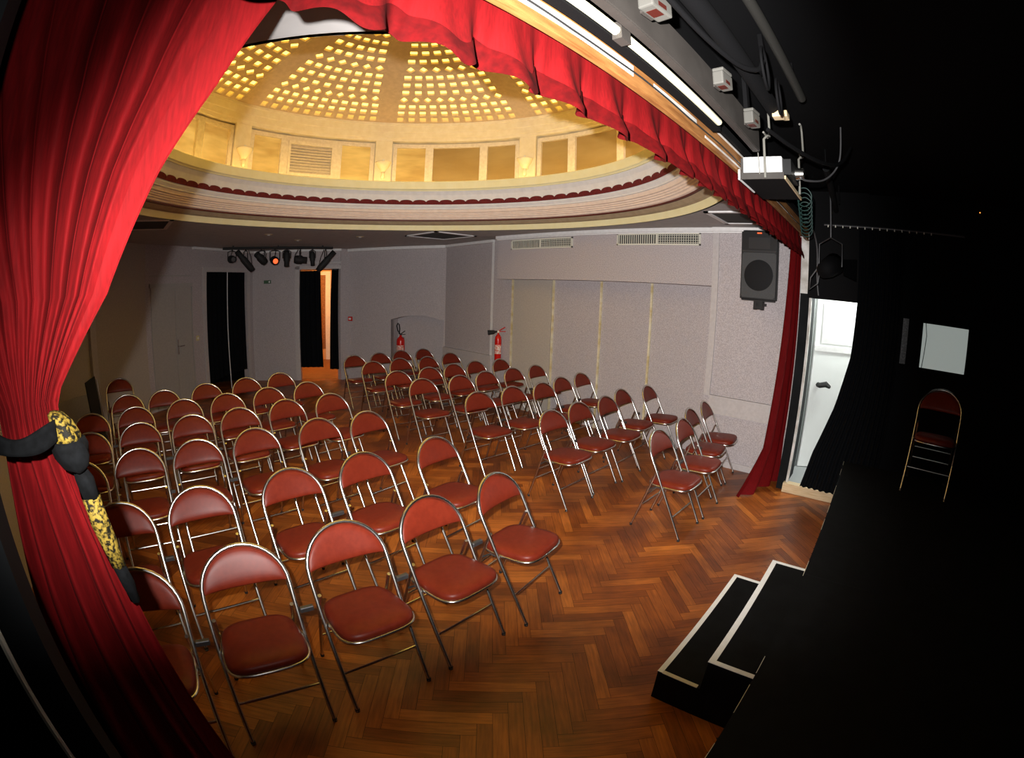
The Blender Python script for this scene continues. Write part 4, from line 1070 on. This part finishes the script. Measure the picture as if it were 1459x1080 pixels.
# ------------------------------------------------------------------ extinguishers
def extinguisher(loc, rz, label, r, h, horn):
    t = thing('fire_extinguisher', label, 'fire extinguisher', loc, rz)
    bm = BM(); lathe(bm, [(0, 0), (r*0.92, 0), (r, 0.015), (r, h*0.80), (r*0.9, h*0.90), (r*0.55, h*0.97), (r*0.32, h), (r*0.3, h+0.03), (0, h+0.03)], 20); obj('cylinder', bm, M['red'], t, True)
    bm = BM(); lathe(bm, [(r+0.0012, h*0.28), (r+0.0012, h*0.62)], 20, (0, 0), PI*1.1, PI*1.9); obj('label_plate', bm, M['label'], t)
    bm = BM(); box(bm, -0.015, 0.015, -0.015, 0.015, h+0.025, h+0.06); obj('valve', bm, M['darksteel'] if not horn else M['brass'], t)
    bm = BM(); tube(bm, [(0.0, 0, h+0.05), (0.06, -0.01, h+0.09), (0.11, -0.02, h+0.12)], 0.009, 6); tube(bm, [(0.0, 0, h+0.04), (0.06, -0.01, h+0.05), (0.12, -0.02, h+0.05)], 0.007, 6); obj('handle', bm, M['red'] if horn else M['rubber'], t, True)
    bm = BM()
    if horn:
        tube(bm, [(-0.01, 0, h+0.045), (-0.05, 0, h+0.04), (-0.07, -0.005, h+0.035), (-0.17, -0.02, h+0.025)], [0.014, 0.018, 0.033, 0.042], 14)
        obj('discharge_horn', bm, M['rubber'], t, True)
    else:
        tube(bm, [(-0.01, 0, h+0.05), (-0.06, -0.01, h+0.12), (-0.085, -0.01, h+0.22), (-0.06, -0.01, h+0.27), (-0.03, -0.01, h+0.25), (-0.015, -0.01, h+0.16), (-0.03, -0.01, h+0.05)], 0.013, 8)
        obj('hose', bm, M['rubber'], t, True)
    bm = BM(); box(bm, -0.02, 0.02, r*0.8, r+0.03, h*0.6, h*0.95); obj('wall_hanger', bm, M['darksteel'], t)
pn = Wn @ Vector((1.175, 0.17, 0))
extinguisher((pn.x, pn.y, 0.47), math.radians(-62), 'fat red extinguisher with looped black hose in the arched niche', 0.085, 0.46, False)
extinguisher((5.60, 5.40, 0.74), math.radians(-46), 'slim tall red extinguisher with black horn beside the gold edged panels', 0.056, 0.44, True)

# ------------------------------------------------------------------ small things on the back walls
bm = BM(); box(bm, -0.08, 0.08, -0.015, 0, -0.035, 0.035); 
def on_wall(W, t_, z): p = W @ Vector((t_, 0, z)); return p
ex = thing('exit_sign', 'small dim green exit sign on the grey wall between the two curtained doorways', 'sign', on_wall(WR, 0.34, 2.09), math.atan2(WR[1][0], WR[0][0]))
obj('sign_plate', bm, M['greenplate'], ex)
bm = BM(); box(bm, 0.035, 0.06, -0.018, -0.014, -0.018, 0.018); box(bm, 0.02, 0.036, -0.018, -0.014, -0.004, 0.004); obj('pictogram', bm, M['cornice'], ex)
sw = thing('light_switch', 'small yellowed light switch beside the black-draped doorway', 'switch', on_wall(WL, tl((1.575, 9.118), L0), 1.10), math.atan2(WL[1][0], WL[0][0]))
obj('plate', bbox(-0.04, 0.04, -0.012, 0, -0.045, 0.045, 0.004), M['switch'], sw); obj('rocker', bbox(-0.015, 0.015, -0.018, -0.01, -0.02, 0.02, 0.003), M['cornice'], sw)
al = thing('alarm_switch', 'small red and white alarm box at the edge of the corridor doorway', 'alarm', on_wall(Wn, 0.05, 1.28), math.atan2(Wn[1][0], Wn[0][0]))
obj('case', bbox(-0.05, 0.05, -0.03, 0, -0.045, 0.045, 0.004), M['red'], al); obj('front_plate', bbox(-0.03, 0.03, -0.036, -0.028, -0.02, 0.02, 0.003), M['cornice'], al)

# leaning black board in the left corner
t = thing('leaning_board', 'thin black board leaning upright in the back corner behind the chairs', 'board', (-0.42, 6.72, 0.0), math.radians(50))
bm = BM()
for (x0, x1, y0, y1, z0, z1) in ((-0.10, 0.10, -0.012, 0.012, 0.0, 0.94),): 
    vs = [bm.verts.new(p) for p in ((x0,y0-0.10,z0),(x1,y0-0.10,z0),(x1,y1-0.10,z0),(x0,y1-0.10,z0),(x0,y0,z1-0.05),(x1,y0,z1),(x1,y1,z1),(x0,y1,z1-0.05))]
    for f in ((0,3,2,1),(4,5,6,7),(0,1,5,4),(1,2,6,5),(2,3,7,6),(3,0,4,7)): bm.faces.new([vs[i] for i in f])
obj('board_sheet', bm, M['rubber'], t)
bm = BM(); tube(bm, [(0.12, -0.11, 0.0), (0.12, -0.02, 0.90)], 0.008, 6); obj('edge_rail', bm, M['chrome'], t)

# ceiling hatches and downlights
def hatch(c, half, rot, label):
    t = thing('ceiling_hatch', label, 'hatch', (c[0], c[1], ZC), math.radians(rot), 'square ceiling hatches in the corners')
    bm = BM(); h = half; f = 0.05
    for (x0, x1, y0, y1) in ((-h, h, -h, -h+f), (-h, h, h-f, h), (-h, -h+f, -h, h), (h-f, h, -h, h)): box(bm, x0, x1, y0, y1, -0.014, -0.001)
    obj('frame', bm, M['cornice'], t)
    bm = BM(); box(bm, -h+f, h-f, -h+f, h-f, -0.006, -0.001); obj('hatch_shade_sheet', bm, M['grille_dark'], t)  # flat dark sheet stands in for the shade of a recessed opening
hatch((4.72, 5.86), 0.40, 0, 'square white framed ceiling hatch above the back chairs of the right block')
hatch((4.70, 1.20), 0.34, 0, 'square white framed ceiling hatch by the pelmet and loudspeaker')
hatch((0.30, 6.10), 0.40, 0, 'square ceiling hatch in the curtain shadow at the back')
for p, lab in (((2.34, 7.05), 'tiny recessed ceiling spot above the lantern bar, nearest the red curtain'), ((3.09, 7.71), 'tiny recessed ceiling spot above the middle of the lantern bar'), ((3.81, 6.80), 'tiny recessed ceiling spot in front of the corridor doorway')):
    t = thing('downlight', lab, 'ceiling light', (p[0], p[1], ZC), 0, 'tiny recessed ceiling spots')
    bm = BM(); lathe(bm, [(0.065, 0.0), (0.07, -0.008), (0.05, -0.012), (0.035, -0.004), (0.035, 0.0)], 16); obj('bezel', bm, M['brown'], t)
    bm = BM(); lathe(bm, [(0.0, -0.02), (0.02, -0.016), (0.03, -0.004)], 12); obj('bulb', bm, M['cornice'], t, True)

# ------------------------------------------------------------------ lantern bar in front of the back wall
BA, BB = Vector((2.05, 8.96, 2.70)), Vector((4.12, 8.45, 2.70))
bd = (BB-BA).normalized(); bang = math.atan2(bd.y, bd.x)
t = thing('lantern_bar', 'black lighting bar under the ceiling at the back of the hall', 'bar', BA, bang)
Lb = (BB-BA).length
bm = BM(); tube(bm, [(0, 0, 0), (Lb, 0, 0)], 0.024, 10); obj('bar_tube', bm, M['rubber'], t, True)
for x in (0.2, Lb/2, Lb-0.2): obj('ceiling_hanger', bbox(x-0.015, x+0.015, -0.015, 0.015, 0.0, 0.045), M['rubber'], t)
def lantern(u, tilt, pan, ln_, rr, label, lit=False, drop=0.20):
    p = BA + bd*u
    t = thing('spotlight', label, 'spotlight', (p.x, p.y, p.z), bang+math.radians(pan), 'black spotlights on the back bar')
    bm = BM(); tube(bm, [(0, 0, -0.0245), (0, 0, -0.05)], 0.012, 6)
    tube(bm, [(-rr-0.014, 0, -drop), (-rr-0.014, 0, -0.07), (-rr*0.5, 0, -0.05), (rr*0.5, 0, -0.05), (rr+0.014, 0, -0.07), (rr+0.014, 0, -drop)], 0.008, 6); obj('hanging_yoke', bm, M['rubber'], t)
    R_ = Matrix.Translation((0, 0, -drop)) @ Matrix.Rotation(math.radians(tilt), 4, 'X')
    bm = BM(); prof = [(0.0, -ln_*0.45), (rr*0.8, -ln_*0.45), (rr, -ln_*0.3), (rr, ln_*0.15), (rr*0.8, ln_*0.2), (rr*0.8, ln_*0.52), (rr*0.7, ln_*0.52), (rr*0.65, ln_*0.40), (0, ln_*0.38)]
    lathe(bm, prof, 16); bmesh.ops.rotate(bm, verts=bm.verts[:], cent=(0, 0, 0), matrix=Matrix.Rotation(PI/2, 3, 'X')); bm.transform(R_); obj('housing', bm, M['rubber'], t, True)
    bm = BM(); lathe(bm, [(0, ln_*0.41), (rr*0.6, ln_*0.40)], 16); bmesh.ops.rotate(bm, verts=bm.verts[:], cent=(0, 0, 0), matrix=Matrix.Rotation(PI/2, 3, 'X')); bm.transform(R_); obj('lens', bm, M['amber'] if lit else M['darksteel'], t, True)
    bm = BM(); tube(bm, [R_ @ Vector((0, ln_*0.45, 0)), (0.02, 0.10, -drop+0.10), (0.03, 0.04, -0.03)], 0.006, 5); obj('power_cord', bm, M['rubber'], t)
lantern(0.18, 5, 20, 0.22, 0.070, 'short black spotlight first on the back bar from the double door')
lantern(0.44, -45, -65, 0.50, 0.065, 'long black spotlight pointing steeply down above the draped doorway', drop=0.25)
lantern(0.74, -35, -55, 0.28, 0.075, 'black spotlight third on the back bar from the double door')
lantern(1.00, 10, 5, 0.26, 0.080, 'black spotlight showing a glowing red lens on the back bar', lit=True, drop=0.24)
lantern(1.23, 80, 0, 0.30, 0.062, 'black spotlight hanging straight down in the middle of the back bar')
lantern(1.49, 5, 75, 0.25, 0.080, 'broad black spotlight sixth on the back bar, lying level', drop=0.23)
lantern(1.73, 80, 20, 0.28, 0.052, 'slim black spotlight next to the last one on the back bar')
lantern(1.99, -48, 65, 0.50, 0.065, 'long black spotlight pointing down in front of the corridor doorway', drop=0.27)

# ------------------------------------------------------------------ lights
def light(kind, name, loc, power, col, size=0.05, rot=None, **k):
    d = bpy.data.lights.new(name, kind); d.energy = power; d.color = col
    if kind in ('POINT', 'SPOT'): d.shadow_soft_size = size
    o = link(bpy.data.objects.new(name, d)); o.location = loc
    if rot is not None: o.rotation_mode = 'QUATERNION'; o.rotation_quaternion = rot
    for a, b in k.items(): setattr(d, a, b)
    return o
# camera flash, slightly up and to one side of the lens; the lens barrel clips the lower part of its beam
FL = CAM + rgt*-0.055 + Vector((-0.03, 0, 0.085))
fo = light('SPOT', 'flash', FL, 900, (1.0, 0.97, 0.95), 0.012, mw.to_quaternion(), spot_size=math.radians(172), spot_blend=0.1)
fo.data.use_nodes = True
nt = fo.data.node_tree; N = nt.nodes; L = nt.links
em = [n for n in N if n.type == 'EMISSION'][0]
tc = N.new('ShaderNodeTexCoord'); sp = N.new('ShaderNodeSeparateXYZ'); L.new(tc.outputs['Normal'], sp.inputs[0])
def mth(op, a, b=None):
    n = N.new('ShaderNodeMath'); n.operation = op
    for k_, v in enumerate((a, b)):
        if v is None: continue
        if isinstance(v, (int, float)): n.inputs[k_].default_value = v
        else: L.new(v, n.inputs[k_])
    return n.outputs[0]
def ramp(v, a, b, fa, fb):
    n = N.new('ShaderNodeMapRange'); n.interpolation_type = 'SMOOTHSTEP'
    for k_, x_ in zip((1, 2, 3, 4), (a, b, fa, fb)): n.inputs[k_].default_value = x_
    L.new(v, n.inputs[0]); return n.outputs[0]
zf = mth('MULTIPLY', sp.outputs[2], -1.0)
ax = mth('MULTIPLY', mth('ARCTAN2', sp.outputs[0], zf), 180/PI)
ay = mth('MULTIPLY', mth('ARCSINE', sp.outputs[1]), 180/PI)
BEAM = dict(left=(-63, -8, 0.011, 1.0), right=(28, 50, 1.0, 0.02), top=(30, 62, 1.0, 0.25), bottom=(-36, -13, 0.012, 1.0))
axl = mth('SUBTRACT', ax, mth('MULTIPLY', mth('MAXIMUM', mth('SUBTRACT', ay, 10.0), 0.0), 0.47))
v = mth('MULTIPLY', ramp(axl, *BEAM['left']), ramp(ax, *BEAM['right']))
v = mth('MULTIPLY', v, mth('MULTIPLY', ramp(ay, *BEAM['top']), ramp(ay, *BEAM['bottom'])))
L.new(v, em.inputs['Strength'])
# corridor lamp, white side room lamp
light('POINT', 'corridor_lamp', (P0 + (P1-P0)*0.30 + nn*1.3 + Vector((0, 0, 2.35))), 60, (1.0, 0.60, 0.20), 0.08)
light('POINT', 'side_room_lamp', (5.75, -0.2, 2.4), 75, (0.95, 1.0, 0.96), 0.10)

w = bpy.data.worlds.new('world'); SC.world = w; w.use_nodes = True
w.node_tree.nodes['Background'].inputs[0].default_value = (0.5, 0.5, 0.55, 1); w.node_tree.nodes['Background'].inputs[1].default_value = 0.02

SC.view_settings.view_transform = 'Standard'; SC.view_settings.look = 'None'
SC.view_settings.gamma = 1.0; SC.view_settings.exposure = 0.0; SC.view_settings.use_curve_mapping = False
SC.cycles.use_denoising = True
SC.cycles.max_bounces = 6; SC.cycles.diffuse_bounces = 3
SC.cycles.sample_clamp_indirect = 4.0
